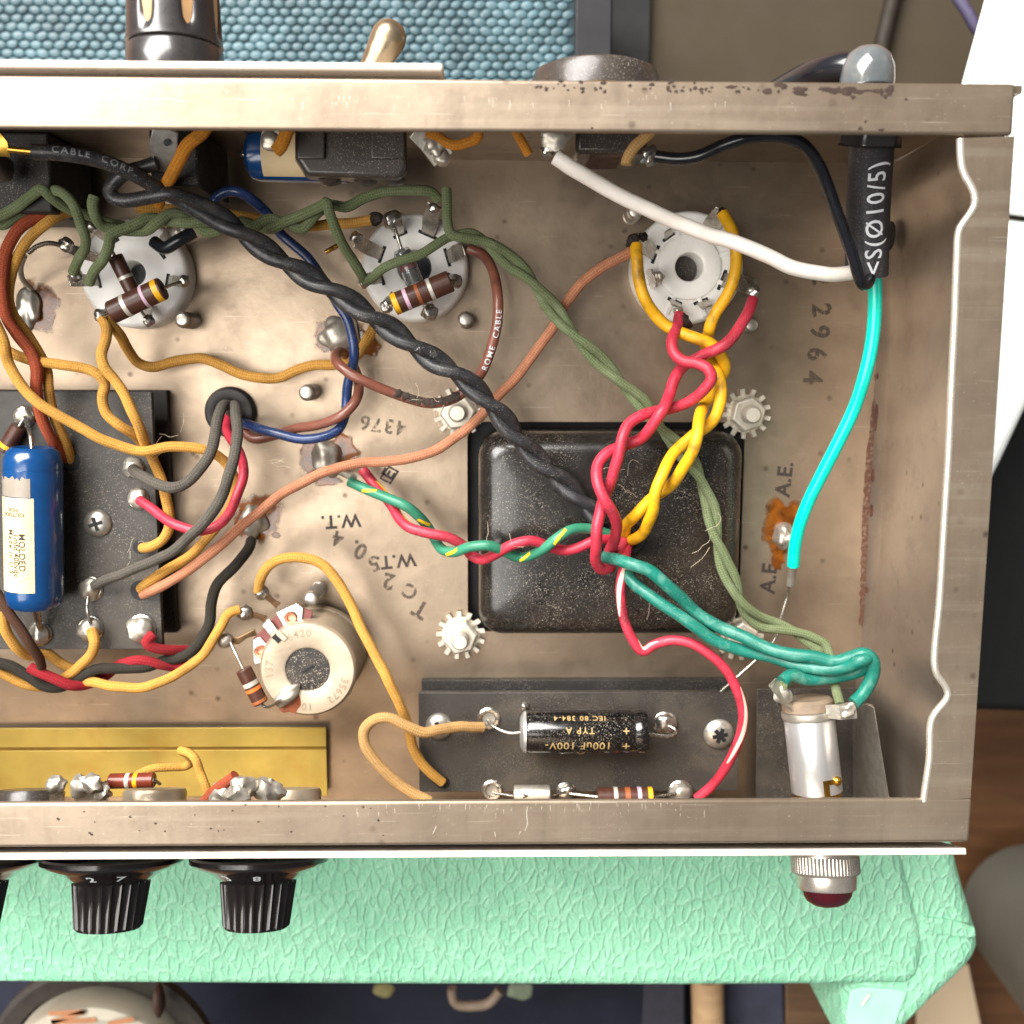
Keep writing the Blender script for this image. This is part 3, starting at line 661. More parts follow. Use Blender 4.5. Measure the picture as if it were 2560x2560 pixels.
resistor('thick resistor with yellow, lilac, brown and silver bands on the middle socket', (983, 762, 20), (1127, 702, 20), 27.5, [(.05, 1.1, Y_), (.24, .8, L_), (.44, .75, BR), (.65, .8, SI)],
         [[(983, 762, 20), (972, 768, 16)], [(1127, 702, 20), (1140, 703, 17)]], group='colour banded resistors')
t = thing('diode', 'glass diode with a red band under the middle socket resistor', 'diode', P(1020, 665, 13))
a, c = P(1002, 622, 15.5), P(1040, 715, 15); fr = Fr(a, c-a); L = (c-a).length; r = 23*MMPX(1020, 660, 15)
obj('glass_body', B().lathe(fr, [(0, 0), (r*.75, .1), (r, .9), (r, L-.9), (r*.7, L-.1), (0, L)], 24), 'glass', t)
obj('red_band', B().lathe(fr, [(r*.8, L*.28), (r*.8, L*.55)], 24), 'br', t); obj('dark_core', B().lathe(fr, [(0, L*.1), (r*.55, L*.1), (r*.55, L*.9), (0, L*.9)], 16), 'tubeb', t)
lead(t, [(1040, 715, 15), (1062, 755, 14.5), (1072, 775, 14)], .36)
# ---------------------------------------------------------------- transformer bell
bx0, bx1 = P(1196, 1300, 4).x, P(1851, 1300, 6).x; by1, by0 = P(1500, 1077, 4).y, P(1500, 1585, 6).y
t = thing('transformer_cover', 'dusty black rounded transformer cover rising through the floor cut-out', 'transformer', ((bx0+bx1)/2, (by0+by1)/2, -14))
b = B(); rows = []
lv = [(-14, 0), (4.6, 0)]+[(4.6+5.4*math.sin(R_(a)), 5.0*(1-math.cos(R_(a)))) for a in (15, 30, 45, 60, 75, 90)]+[(10.25, 9), (10.4, 16)]
for z, ins in lv:
    q = rrect(bx0+ins, bx1-ins, by0+ins, by1-ins, max(5.2-ins*.35, 2.2), 7); rows.append(b.add([V((x, y, z)) for x, y in q], []))
n = 32
for a, c in zip(rows, rows[1:]):
    for k in range(n): b.f.append((a+k, a+(k+1) % n, c+(k+1) % n, c+k))
b.f.append(tuple(rows[-1]+k for k in range(n))); obj('cover', b, 'bell', t, sharp=70)
obj('gap_shade_block', B().box(Fr((0, 0, 0)), hx0-4, hx1+4, hy0-4, hy1+4, -16, -4), 'hole', t)  # black block added under the cut-out so the gap reads dark
gp = P(1566, 1338, 10.4)
obj('grommet', B().lathe(Fr(gp), [(4.1, -.3), (4.3, .6), (3.9, 1.4), (3.2, 1.5), (2.7, 1.0), (2.6, -.1), (0, -.15)], 36), 'rubber', t)
# ---------------------------------------------------------------- lock nuts, studs
def locknut(label, px, py, rot):
    C = P(px, py, 0); k = MMPX(px, py, 0); t = thing('lock_nut', label, 'nut', (C.x, C.y, .02), 'toothed lock nuts round the transformer')
    b = B(); n_ = 13; low = []; high = []; zz = []
    for i in range(n_):
        for (da, rr) in ((-.5, 4.15), (-.30, 4.15), (-.20, 5.45), (.16, 5.45), (.28, 4.15)):
            a = 2*math.pi*(i+da)/n_+rot; low.append(V((C.x+rr*math.cos(a), C.y+rr*math.sin(a), .25+(.35 if rr > 5 else 0)))); high.append(V((C.x+rr*math.cos(a), C.y+rr*math.sin(a), .8+(.35 if rr > 5 else 0))))
    m_ = len(low); k0 = b.add(low+high+[V((C.x, C.y, .25)), V((C.x, C.y, .8))], [])
    for i in range(m_):
        j = (i+1) % m_; b.f += [(k0+i, k0+j, k0+m_+j, k0+m_+i), (k0+m_+i, k0+m_+j, k0+2*m_+1), (k0+j, k0+i, k0+2*m_)]
    obj('toothed_washer', b, 'plastic_w', t, sharp=30)
    b = B().lathe(Fr((C.x, C.y, 0), (0, 0, 1), (math.cos(rot), math.sin(rot), 0)), [(3.9, .8), (3.95, 1.0), (3.95, 3.4), (3.5, 3.9), (1.9, 3.9)], 6); obj('hex_nut', b, 'plastic_w', t, sharp=25, bevel=.15)
    th = [(1.95 if i % 2 else 1.75, 3.0+i*.28) for i in range(15)]+[(1.5, 7.4), (0, 7.45)]
    obj('bolt_end', B().lathe(Fr((C.x, C.y, 0)), th, 20), 'plastic_w', t, sharp=60)
locknut('lock nut on the upper left corner of the transformer, crossed by black wire', 1146, 1030, .1)
locknut('lock nut on the upper right corner of the transformer beside yellow wires', 1862, 1034, .3)
locknut('lock nut on the lower left corner of the transformer, fully exposed', 1152, 1585, .2)
locknut('lock nut on the lower right corner, hidden under green wires', 1846, 1588, .5)
def stud(label, px, py, h=8, r=1.75):
    C = P(px, py, 0); th = [(r, 0.02), (r, .5)]+[(r if i % 2 else r*.88, .6+i*.3) for i in range(int((h-1.4)/.3))]+[(r*.86, h-.5), (r*.74, h-.1), (r*.6, h), (0, h)]
    obj('screw_end', B().lathe(Fr((C.x, C.y, 0)), th, 22), 'zinc', None, label, 'screw', 'screw ends sticking up from the floor', sharp=60)
stud('screw end beside the left valve socket', 482, 803); stud('screw end right of the middle valve socket', 1166, 803, 7)
stud('screw end between the grommet and the brown wire loop', 782, 980); stud('screw end just above the round potentiometer', 796, 1474, 10)
stud('screw end partly under the white wire', 1578, 540, 7); stud('screw end beneath the upright red wire near the ribbed socket', 1866, 814, 5)
# ---------------------------------------------------------------- grommet
C = P(578, 1030, 0); obj('rubber_grommet', B().lathe(Fr((C.x, C.y, 0)), [(5.4, .05), (5.5, .9), (4.9, 1.9), (3.9, 2.1), (2.9, 1.6), (2.6, .5), (0, .4)], 40), 'rubber', None, 'round black rubber grommet where five wires leave the floor', 'grommet')
# ---------------------------------------------------------------- chassis ground joints
def ground(label, px, py, rx, ry, flux, seed, m='dsolder', h=2.2):
    C = P(px, py, 0); k = MMPX(px, py, 0); t = thing('solder_joint', label, 'solder joint', (C.x, C.y, .02), 'solder lumps on the floor')
    b = B().blob((C.x, C.y, .3), rx*k, ry*k, h, .22, seed, 4, freq=1.3); obj('solder_lump', b, m, t)
    for (fx, fy, frx, fry) in flux:
        b = B(); puddle(b, fx, fy, frx, fry, .03, seed+fx*.01, .05, .28, 44); obj('flux_stain', b, 'flux', t)
ground('whitish solder lump with brown flux under the blue wire', 850, 838, 50, 44, [(842, 842, 66, 52), (915, 858, 40, 36)], 1)
ground('smooth domed solder lump where the red and green pair begins', 818, 1146, 38, 46, [(788, 1150, 44, 46), (858, 1128, 40, 44), (820, 1200, 40, 16)], 2, h=3)
ground('solder lump with an amber ring near the charcoal wire end', 634, 1300, 36, 40, [(640, 1296, 66, 68), (690, 1338, 12, 8)], 3)
ground('small solder lump in amber flux beside the teal wire', 1956, 1338, 24, 34, [(1955, 1320, 52, 78), (1945, 1400, 20, 26)], 4, h=3)
ground('oblong solder lump behind the rust brown wire at left', 74, 772, 32, 46, [(92, 770, 56, 66)], 5, 'zinc', 2)
solder_tail = lead(None, [(852, 1180, 2), (872, 1190, 5), (884, 1194, 8)], .8, 'dsolder', 'solder_tail'); tag(solder_tail, 'short solder tail joining the twisted red and green wires', 'solder')
# ---------------------------------------------------------------- terminal board (left)
def screw(parent, px, py, z, rpx, slot_rot=.3, star=False):
    C = P(px, py, z); r = rpx*MMPX(px, py, z)
    o = obj('screw', B().lathe(Fr(C), [(r, 0), (r, .35), (r*.85, .95), (r*.5, 1.4), (0, 1.55)], 32), 'zinc', parent)
    b = B()
    for q in range(3 if star else 2):
        f2 = Fr(C+V((0, 0, 1.2)), (0, 0, 1), (math.cos(slot_rot+q*math.pi/(3 if star else 2)), math.sin(slot_rot+q*math.pi/(3 if star else 2)), 0)); b.box(f2, -r*.5, r*.5, -r*.13, r*.13, 0, .36+q*.004)
    obj('slot', b, 'hole', o)
def eyelet(parent, px, py, z, rpx, seed, m='dsolder', hole=False, flat=.7):
    C = P(px, py, z); r = rpx*MMPX(px, py, z)
    o = obj('eyelet', B().lathe(Fr(C), [(r*1.12, 0), (r*1.12, .25), (r*.95, .55), (r*.7, .5), (r*.62, .1)], 26), 'tin', parent)
    if not hole: obj('solder', B().blob(C+V((0, 0, .5)), r*.98, r*.98, r*flat, .18, seed, 3, freq=1.5), m, o)
    else: obj('solder', B().lathe(Fr(C), [(r*.62, .3), (r*.3, .15), (0, .12)], 20), 'dsolder', o)
    return o
ZT = 11.0
x1 = P(378, 980, ZT).x; y1 = P(200, 979, ZT).y; y0 = P(200, 1623, ZT).y
t = thing('terminal_board', 'black terminal board carrying the big blue capacitor at left', 'terminal board', (x1-20, (y0+y1)/2, .05))
obj('board', B().box(Fr((0, 0, 0)), -140, x1, y0, y1, ZT-1.6, ZT), 'fibre', t, bevel=.12)
obj('backing_board', B().box(Fr((0, 0, 0)), -140, x1+.3, y0+1.2, y1+.2, .1, 2.0), 'fibre2', t, bevel=.12)
for x, y in ((x1-12, y0+8), (x1-12, (y0+y1)/2), (-120, y0+8)): obj('spacer', B().lathe(Fr((x, y, 2.0)), [(2.6, 0), (2.6, ZT-3.7)], 18), 'fibre2', t)
screw(t, 245, 1308, ZT, 35, .3)
for (x, y, r, sd, m) in ((334, 1168, 25, 31, 'dsolder'), (345, 1246, 25, 32, 'dsolder'), (228, 1472, 28, 33, 'dsolder'), (226, 1572, 30, 34, 'dsolder'), (354, 1572, 33, 35, 'dsolder'), (100, 1584, 28, 36, 'zinc'), (62, 1042, 26, 37, 'dsolder')): eyelet(t, x, y, ZT, r, sd, m)
lead(t, [(220, 1492, ZT+1.5), (218, 1520, ZT+2.4), (226, 1560, ZT+2)], .35)
for (x, y, r) in ((350, 1368, 18), (174, 1152, 26), (352, 1476, 26)):
    C = P(x, y, ZT); obj('board_hole', B().lathe(Fr(C), [(r*.085, .02), (0, .025)], 20), 'hole', t)
# ---------------------------------------------------------------- blue moulded capacitor
a, c = P(82, 1118, 18.5), P(88, 1520, 18.5); fr = Fr(a, c-a, (0, 0, 1)); L = (c-a).length; r = 69*MMPX(84, 1300, 18.5)
t = thing('blue_capacitor', 'large blue moulded capacitor with buff paper label on the left board', 'capacitor', ((a+c)/2)-V((0, 0, r)))
obj('case', B().lathe(fr, [(0, .9), (r*.42, .5), (r*.72, 0), (r*.9, .9), (r*.985, 2.6), (r, 4.2), (r*.992, 4.25), (r, 4.4), (r, L-3), (r*.95, L-1.2), (r*.78, L-.2), (r*.5, L), (0, L-.2)], 48), 'capblue', t)
axis = (c-a).normalized(); up = V((0, 0, 1)); up = (up-axis*up.dot(axis)).normalized(); side = up.cross(axis)   # side points left in the picture when axis runs down
if side.x > 0: side = -side
def patch(name, u0, u1, a0, a1, rr, m, parent, nu=10, na=16, wob=0):
    b = B(); vs = []
    for i in range(nu+1):
        for k in range(na+1):
            u = u0+(u1-u0)*i/nu + (wob*mnoise.noise(V((k*.9, i, 2))) if i == 0 else 0); q = R_(a0+(a1-a0)*k/na); vs.append(a+axis*u+(up*math.cos(q)+side*math.sin(q))*rr)
    b.add(vs, [(i*(na+1)+k, i*(na+1)+k+1, (i+1)*(na+1)+k+1, (i+1)*(na+1)+k) for i in range(nu) for k in range(na)]); return obj(name, b, m, parent)
k_ = L/402
lab = patch('paper_label', 118*k_, 350*k_, -24, 66, r+.07, 'paper', t); patch('grey_tape', 70*k_, 116*k_, -18, 62, r+.05, 'tape', t, wob=1.2)
def captext(txt, size, u, deg, rot=0, sp=1.05):
    b = B(); q0 = R_(deg)
    if rot == 0: f = lambda x, y: a+axis*(u+x)+(up*math.cos(q0-y/r)+side*math.sin(q0-y/r))*(r+.12)       # reads down the can
    else: f = lambda x, y: a+axis*(u+y)+(up*math.cos(q0+x/r)+side*math.sin(q0+x/r))*(r+.12)
    b.text(txt, size, f, sp); obj('printed_lettering', b, 'blackp', lab, smooth=False)
captext('MOLDED', 1.75, 250*k_, 0, sp=1.1); captext('.1mfd 400vdc', 1.6, 255*k_, 12); captext('Made in U.S.', 1.45, 252*k_, 24, sp=1.25)
captext('OUTSIDE', 1.1, 158*k_, 18, 1); captext('FOIL', 1.1, 146*k_, 18, 1)
lead(t, [(80, 1122, 19), (76, 1090, 18), (68, 1060, 15), (62, 1044, 13)], .45); lead(t, [(92, 1516, 17), (98, 1545, 15), (102, 1575, 13)], .4); lead(t, [(82, 1516, 17), (90, 1548, 14), (98, 1575, 13)], .35)
resistor('brown resistor tucked behind the top of the big blue capacitor', (48, 1066, 13.5), (10, 1128, 13.5), 19, [(.8, .9, Y_)], [[(48, 1066, 13.5), (60, 1046, 13)]], group='colour banded resistors')
# ---------------------------------------------------------------- potentiometer standing on the floor
ZP = 16.0; C = P(769, 1674, ZP); k = MMPX(769, 1674, ZP); Rr = 122*k; rh = 55*k
t = thing('trim_potentiometer', 'round potentiometer stamped 6420 with open black centre', 'potentiometer', (C.x, C.y, .05)); fr = Fr(C)
obj('can', B().lathe(fr, [(Rr*1.0, -ZP+2), (Rr*1.03, -ZP+2), (Rr*1.03, -ZP+4), (Rr*1.0, -ZP+4.3), (Rr, -1.0), (Rr*.985, -.4), (Rr*.94, 0), (rh+.5, .05), (rh+.1, -.1), (rh, -.6)], 64), 'potcan', t)
obj('rear_disc', B().lathe(fr, [(rh*1.01, -.5), (0, -.45)], 40), mat('dusty_black_phenolic', S(34, 30, 28), .4, 0, .2, 200, dust=1.0, dirt=S(90, 80, 68), dirt_amt=.4, ds=200), t)
obj('rotor_slot', B().box(Fr(C+V((0, 0, -.45)), (0, 0, 1), (1, .6, 0)), -1.3, 1.5, -.25, .25, 0, .25), 'hole', t)
obj('base_ring', B().lathe(Fr((C.x, C.y, .05)), [(3.5, 0), (3.5, 2.2)], 24), 'zinc', t)
def arct(txt, deg, rad, size):
    b = B(); a0 = R_(deg); b.text(txt, size, lambda x, y: C+V(((rad+y)*math.cos(a0-x/rad), (rad+y)*math.sin(a0-x/rad), .10)), 1.15); obj('stamped_number', b, mat('stamped_shadow', S(158, 140, 118), .5, .5, .1), t, smooth=False)
for q in (('6420', 102, Rr*.76, 2.3), ('137', 180, Rr*.78, 2.3), ('35672', -36, Rr*.78, 2.2), ('10', -92, Rr*.78, 2.2)): arct(*q)
obj('can_notch', B().box(Fr(C, (0, 0, 1), (-.72, .70, 0)), Rr*.80, Rr*.985, -.9, .1, -.4, .16), 'hole', t)
obj('can_tab', B().box(Fr(C, (0, 0, 1), (-.72, .70, 0)), Rr*.74, Rr*.96, -2.2, -.95, -.2, .35), 'potcan', t, bevel=.15)
zw = 13.0
w_o = [(636, 1660), (634, 1596), (690, 1538), (742, 1512), (782, 1528), (772, 1578), (704, 1610), (668, 1660)]
obj('wafer', B().prism([P(x, y, zw-1.1) for x, y in w_o], [P(x, y, zw) for x, y in w_o]), 'phen', t, bevel=.15)
for poly in ([(690, 1532), (742, 1508), (758, 1520), (754, 1560), (712, 1572)], [(632, 1600), (650, 1592), (668, 1612), (660, 1655), (634, 1664)]):
    obj('contact_plate', B().prism([P(x, y, zw+.1) for x, y in poly], [P(x, y, zw+.4) for x, y in poly]), 'tin', t, bevel=.1)
for x, y in ((727, 1544), (652, 1628)):
    q = P(x, y, zw+.4); obj('rivet', B().lathe(Fr(q), [(1.35, 0), (1.35, .4), (1.15, .65), (.75, .6), (.6, .1), (0, .05)], 24), 'copper', t)
ribbon_b = ribbon(B(), [P(692, 1592, zw+.3), P(674, 1566, zw+.8), P(664, 1556, zw+.4)], (1, 1, 0), 2.0, .5); obj('clip', ribbon_b, 'tin', t, bevel=.1)
for (p0, p1, p2, sx, sy, sr, sd) in (((696, 1514, 9), (680, 1502, 9.5), (664, 1488, 10), 654, 1480, 19, 41), ((664, 1548, 9), (646, 1540, 9.5), (630, 1538, 10), 611, 1532, 20, 42), ((640, 1580, 10), (614, 1590, 10.5), (596, 1602, 11), 562, 1600, 21, 43)):
    obj('terminal', ribbon(B(), [P(*p0), P(*p1), P(*p2), P(sx, sy, p2[2])], (0, 0, 1) if sd < 40 else (.6, .8, 0), [1.6, 1.1, 1.5, 2.2], .4), mat('tarnished_terminal', S(150, 120, 88), .35, .7, .25, 700), t, bevel=.1)
    solder(t, sx, sy, p2[2]+.8, sr, sd, 'dsolder' if sd == 43 else 'solder', .85, .12)
b = B().blob(P(712, 1742, ZP+.6), 3.4, 1.5, 1.3, .2, 44, 3, fr=Fr(P(716, 1738, ZP+.5), (0, 0, 1), (.8, .6, 0))); obj('solder', b, 'dsolder', t)
b = B(); puddle(b, 722, 1752, 32, 32, ZP+.02, 4, .06, .2); obj('flux_stain', b, mat('dark_flux', S(128, 64, 36), .25, 0, .3, 400, coat=.4), t)
resistor('resistor with orange and silver bands bridging the potentiometer terminals', (608, 1672, 15), (652, 1758, 15), 20, [(.42, 1.0, SI), (.58, .8, 'bor'), (.92, .7, BR)],
         [[(608, 1672, 15), (590, 1635, 14), (576, 1606, 12.5)], [(652, 1758, 15), (664, 1768, 15.5), (684, 1762, 17), (700, 1750, 18)]], group='colour banded resistors')
# ---------------------------------------------------------------- terminal board (front)
ZT2 = 10.0; xa, xb = P(1046, 1728, ZT2).x, P(1852, 1735, ZT2).x; ya = P(1400, 1731, ZT2).y
t = thing('terminal_board', 'black terminal board with the black 100uF capacitor at the front', 'terminal board', ((xa+xb)/2, ya-12, .05))
obj('board', B().box(Fr((0, 0, 0)), xa, xb, -60.5, ya, ZT2-1.6, ZT2), 'fibre', t, bevel=.12)
obj('backing_board', B().box(Fr((0, 0, 0)), xa+.1, xb, -62.5, ya+.35, .1, 2.2), 'fibre2', t, bevel=.12)
for x in (xa+6, xb-6): obj('spacer', B().lathe(Fr((x, ya-10, 2.2)), [(2.6, 0), (2.6, ZT2-3.9)], 18), 'fibre2', t)
obj('board_hole', B().lathe(Fr(P(1108, 1956, ZT2)), [(1.5, .02), (0, .025)], 20), 'hole', t)
screw(t, 1098, 1815, ZT2, 34, .4); screw(t, 1797, 1834, ZT2, 38, .2, True)
for (x, y, r, sd, m, h) in ((1222, 1796, 26, 51, 'dsolder', True), (1662, 1808, 27, 52, 'solder', False), (1230, 1975, 24, 53, 'dsolder', True), (1415, 1978, 22, 54, 'tin', False), (1700, 1980, 28, 55, 'dsolder', False), (1312, 1765, 10, 56, 'tin', False)): eyelet(t, x, y, ZT2, r, sd, m, h)
a, c = P(1312, 1830, 15.2), P(1617, 1830, 15.2); fr = Fr(a, c-a, (0, 0, 1)); L = (c-a).length; r = 54*MMPX(1460, 1830, 15.2)
t = thing('black_capacitor', 'glossy black capacitor with gold lettering on the front board', 'capacitor', ((a+c)/2)-V((0, 0, r)))
obj('case', B().lathe(fr, [(0, .1), (r*.8, 0), (r*.97, .5), (r, 1.0), (r, L-3.6), (r*.94, L-3.1), (r*.94, L-2.7), (r, L-2.2), (r, L-.7), (r*.94, L-.1), (r*.7, L), (0, L-.1)], 48), 'capblk', t)
obj('end_cap', B().lathe(fr, [(r*.45, -1.1), (r*.7, -.9), (r*.93, -.3), (r*.97, .25), (0, .3)], 32), 'alum', t)
axis = (a-c).normalized(); up = V((0, 0, 1)); bn = up.cross(axis)       # lettering reads right to left, upside down to the viewer
def capt2(txt, size, u, deg, sp=1.05):
    q0 = R_(deg); b = B(); b.text(txt, size, lambda x, y: c+axis*(u+x)+(up*math.cos(q0+y/r)+bn*math.sin(q0+y/r))*(r+.07), sp); obj('printed_lettering', b, 'goldp', t, smooth=False)
capt2('100uF 100V-', 2.5, L*.575, 17, 1.08); capt2('+', 3.0, L*.19, 17); capt2('TYP A', 1.9, L*.56, -24, 1.25); capt2('+', 2.6, L*.19, -24); capt2('IEC 80 384-4', 1.7, L*.56, -58, 1.2); capt2('A', 2.6, L*.55, 52)
lead(t, [(1312, 1830, 15), (1270, 1832, 14.6), (1228, 1812, 12.5), (1220, 1800, 11)], .38); lead(t, [(1617, 1834, 15), (1650, 1840, 14.5), (1682, 1838, 14), (1690, 1826, 12.5), (1668, 1812, 11.5)], .38)
resistor('resistor with yellow and lilac bands low on the front board', (1493, 1992, 13.5), (1634, 1992, 13.5), 24, [(.32, .9, SI), (.53, 1.2, BR), (.74, .9, L_), (.93, 1.0, Y_)], [[(1634, 1992, 13.5), (1690, 1984, 12)], [(1493, 1992, 13.5), (1424, 1984, 12)]], group='colour banded resistors')
a, c = P(1284, 1986, 14), P(1376, 1986, 14); fr = Fr(a, c-a); L = (c-a).length
t = thing('silver_capacitor', 'small silvery tubular capacitor low on the front board', 'capacitor', (a+c)/2-V((0, 0, 2)))
obj('case', B().lathe(fr, [(0, 0), (1.8, .05), (2.0, .4), (2.0, L-.3), (1.7, L), (0, L)], 24), 'dsolder', t); lead(t, [(1284, 1990, 14), (1232, 1982, 11.5)], .35); lead(t, [(1376, 1990, 14), (1414, 1980, 11.5)], .35)
b = B(); px_text(b, 'v', 1312, 1990, 26, 90, 16.1); obj('printed_lettering', b, 'blackp', t, smooth=False)
# ---------------------------------------------------------------- gold plate along the front
xg = P(815, 1822, 2.4).x; yg = P(400, 1820, 2.4).y; yc = P(400, 1872, 2.4).y
t = thing('gold_sheet', 'gold lacquered insulating sheet with a crease along the front', 'sheet', (xg-40, yg-5, .05))
obj('sheet', B().box(Fr((0, 0, 0)), -140, xg, yc+.35, yg, 1.9, 2.4).box(Fr((0, 0, 0)), -140, xg, -64.5, yc-.35, 1.9, 2.45), 'goldsheet', t, bevel=.1)
obj('crease', B().box(Fr((0, 0, 0)), -140, xg-.05, yc-.36, yc+.36, 1.6, 2.15), mat('gold_crease', S(120, 88, 30), .5, .3, .3, 200), t)
# ---------------------------------------------------------------- volume pots behind the front rim
def fpot(label, px, z, lugs, rad=6.0, cap='bronze'):
    x = P(px, 1990, z+6).x; o = panel_pt(x, z); fr = Fr(o, -fn, (1, 0, 0))
    t = thing('volume_control', label, 'potentiometer', o+V((0, 0, -rad)), 'controls on the front wall')
    obj('can', B().lathe(fr, [(rad, 3), (rad, 9.8), (rad*.94, 10.5), (rad*.3, 10.7), (0, 10.7)], 36), cap, t)
    obj('shaft_bush', B().lathe(fr, [(3.2, -.5), (3.2, 3.2)], 18), 'nickel', t)
    for (lx, ly, lz, rx, sd) in lugs:
        obj('lug', ribbon(B(), [P(lx, 2040, lz-1), P(lx, 2000, lz), P(lx, ly, lz+.6)], (1, 0, 0), [2.2, 2.6, 2.2], .5), 'tin', t); solder(t, lx, ly+4, lz+1, rx, sd, 'dsolder', .8, .35)
fpot('round dark control whose can peeps over the front rim at far left', 20, 36, [(142, 1956, 44, 22, 61)])
fpot('control with lumpy solder lugs beside a red-brown resistor', 345, 35, [(205, 1962, 44, 28, 62), (232, 1955, 45, 24, 63), (254, 1974, 44, 22, 64)], cap='potcan')
fpot('control with three soldered lugs at the gold sheet end', 700, 36, [(560, 1984, 44, 34, 65), (606, 1972, 45, 36, 66), (672, 1974, 44, 34, 67)], cap='potcan')
resistor('red-brown resistor lying over the gold sheet by the front rim', (274, 1953, 42), (386, 1950, 42), 19, [(.42, .8, SI), (.60, .8, Y_)], [[(274, 1953, 42), (256, 1960, 43), (246, 1972, 44)], [(386, 1950, 42), (400, 1960, 40)]], 'resb2', 'colour banded resistors')
# ---------------------------------------------------------------- pilot lamp
pl = [(1892, 1722), (2176, 1719), (2252, 1796), (2246, 2030), (1888, 2030)]
obj('insulating_plate', B().prism([P(x, y, 5) for x, y in pl], [P(x, y, 6.2) for x, y in pl]), 'fibre', None, 'black chamfered insulating plate behind the pilot lamp holder', 'plate', bevel=.15)
a, c = P(2020, 1770, 26), P(2046, 2010, 29); fr = Fr(a, c-a, (0, 0, 1)); L = (c-a).length; r = 62*MMPX(2030, 1880, 27)
t = thing('lamp_holder', 'bright aluminium bayonet lamp holder by the right front corner', 'lamp holder', ((a+c)/2)-V((0, 0, r)))
obj('sleeve', B().lathe(fr, [(r*.98, 2.0), (r*1.0, 2.2), (r*1.0, L*.86), (r*.97, L*.865)], 40), 'alum', t)
obj('collar', B().lathe(fr, [(0, 0), (r*.9, .1), (r*1.06, .6), (r*1.08, 1.4), (r*1.04, 2.0), (r*.95, 2.1)], 40), 'dsolder', t)
obj('insulating_cap', B().lathe(fr, [(0, -2.2), (r*.9, -2.0), (r*1.02, -1.4), (r*1.03, .3), (r*.9, .4)], 36), mat('brown_paper_phenolic', S(128, 110, 92), .6, 0, .2, 300), t)
obj('brass_base', B().lathe(fr, [(r*.94, L*.84), (r*.94, L*.98), (r*.8, L)], 36), 'brass', t)
axl = (c-a).normalized(); sdv = axl.cross(V((0, 0, 1))).normalized(); upv = sdv.cross(axl)
def on_sleeve(u, deg, rr): return a+axl*u+(upv*math.cos(R_(deg))+sdv*math.sin(R_(deg)))*rr
sg = 1 if on_sleeve(5, 30, r).x > on_sleeve(5, 0, r).x else -1
b = B(); 
for (u0, u1, d0, d1) in ((L*.70, L*.865, 0, 14), (L*.70, L*.75, 14, 38)):
    vs = [on_sleeve(u0+(u1-u0)*i/4, sg*(d0+(d1-d0)*k/4), r+.06+.02*(d1 > 20)) for i in range(5) for k in range(5)]; b.add(vs, [(i*5+k, i*5+k+1, i*5+k+6, i*5+k+5) for i in range(4) for k in range(4)])
obj('bayonet_slot', b, 'brass', t); b = B().blob(on_sleeve(L*.725, sg*36, r+.1), .95, amp=.02); obj('bayonet_pin', b, 'brass', t)
obj('lug', ribbon(B(), [P(2000, 1772, 27), P(1965, 1745, 29), P(1938, 1712, 30), P(1930, 1705, 30)], (.5, -.8, 0), [3.5, 3.6, 3.2, 2], .5), 'dsolder', t); 
obj('lug', ribbon(B(), [P(2060, 1778, 30), P(2100, 1780, 32), P(2140, 1774, 32)], (0, 1, 0), [2.5, 3.0, 3.4], .5), 'dsolder', t); solder(t, 2120, 1778, 32.5, 18, 71, 'dsolder', .5, .4); solder(t, 1958, 1735, 29.5, 22, 72, 'dsolder', .4, .3)
b = B(); xs = [2128, 2140, 2150, 2170, 2190, 2204, 2212]
prof = [P(2128, 1772, 18), P(2150, 1763, 22), P(2176, 1766, 24.5), P(2190, 1784, 24), P(2197, 1830, 24)]
f_ = [P(2128, 1772, 16), P(2160, 1764, 24), P(2186, 1772, 25)]
b.prism([P(2132, 1766, 10), P(2168, 1758, 22), P(2180, 1760, 23), P(2222, 2010, 28), P(2212, 2012, 27.5), P(2132, 2010, 10)], [P(2136, 1768, 12), P(2170, 1762, 24.2), P(2186, 1770, 24.6), P(2226, 2012, 29.2), P(2214, 2016, 29), P(2140, 2012, 12)])
obj('lamp_bracket', b, 'zinc', None, 'bent zinc bracket standing right of the lamp holder', 'bracket', bevel=.4, seg=3)
o = panel_pt(P(2057, 2160, 38).x, 38, 1.2); fr = Fr(o, fn, (1, 0, 0))
t = thing('pilot_jewel', 'dark red pilot lamp jewel in a knurled nickel bezel', 'pilot lamp', o+V((0, 0, -6.3)))
obj('bezel', B().lathe(fr, [(6.1, 0), (6.2, .4), (6.2, .9), (6.25, 1.2), (6.25, 4.0), (6.05, 4.4), (5.7, 4.6), (5.55, 6.9), (5.2, 7.3), (4.9, 7.2)], 120, rfun=lambda a_, r_, z_: r_+(.16*(1 if int(a_/(2*math.pi)*120+.5) % 2 else -1) if 1.1 < z_ < 4.05 else 0)), 'nickel', t, sharp=50)
obj('jewel', B().lathe(fr, [(5.0, 7.0), (4.7, 8.2), (4.0, 9.3), (2.8, 10.1), (1.4, 10.5), (0, 10.6)], 40), 'jewel', t)
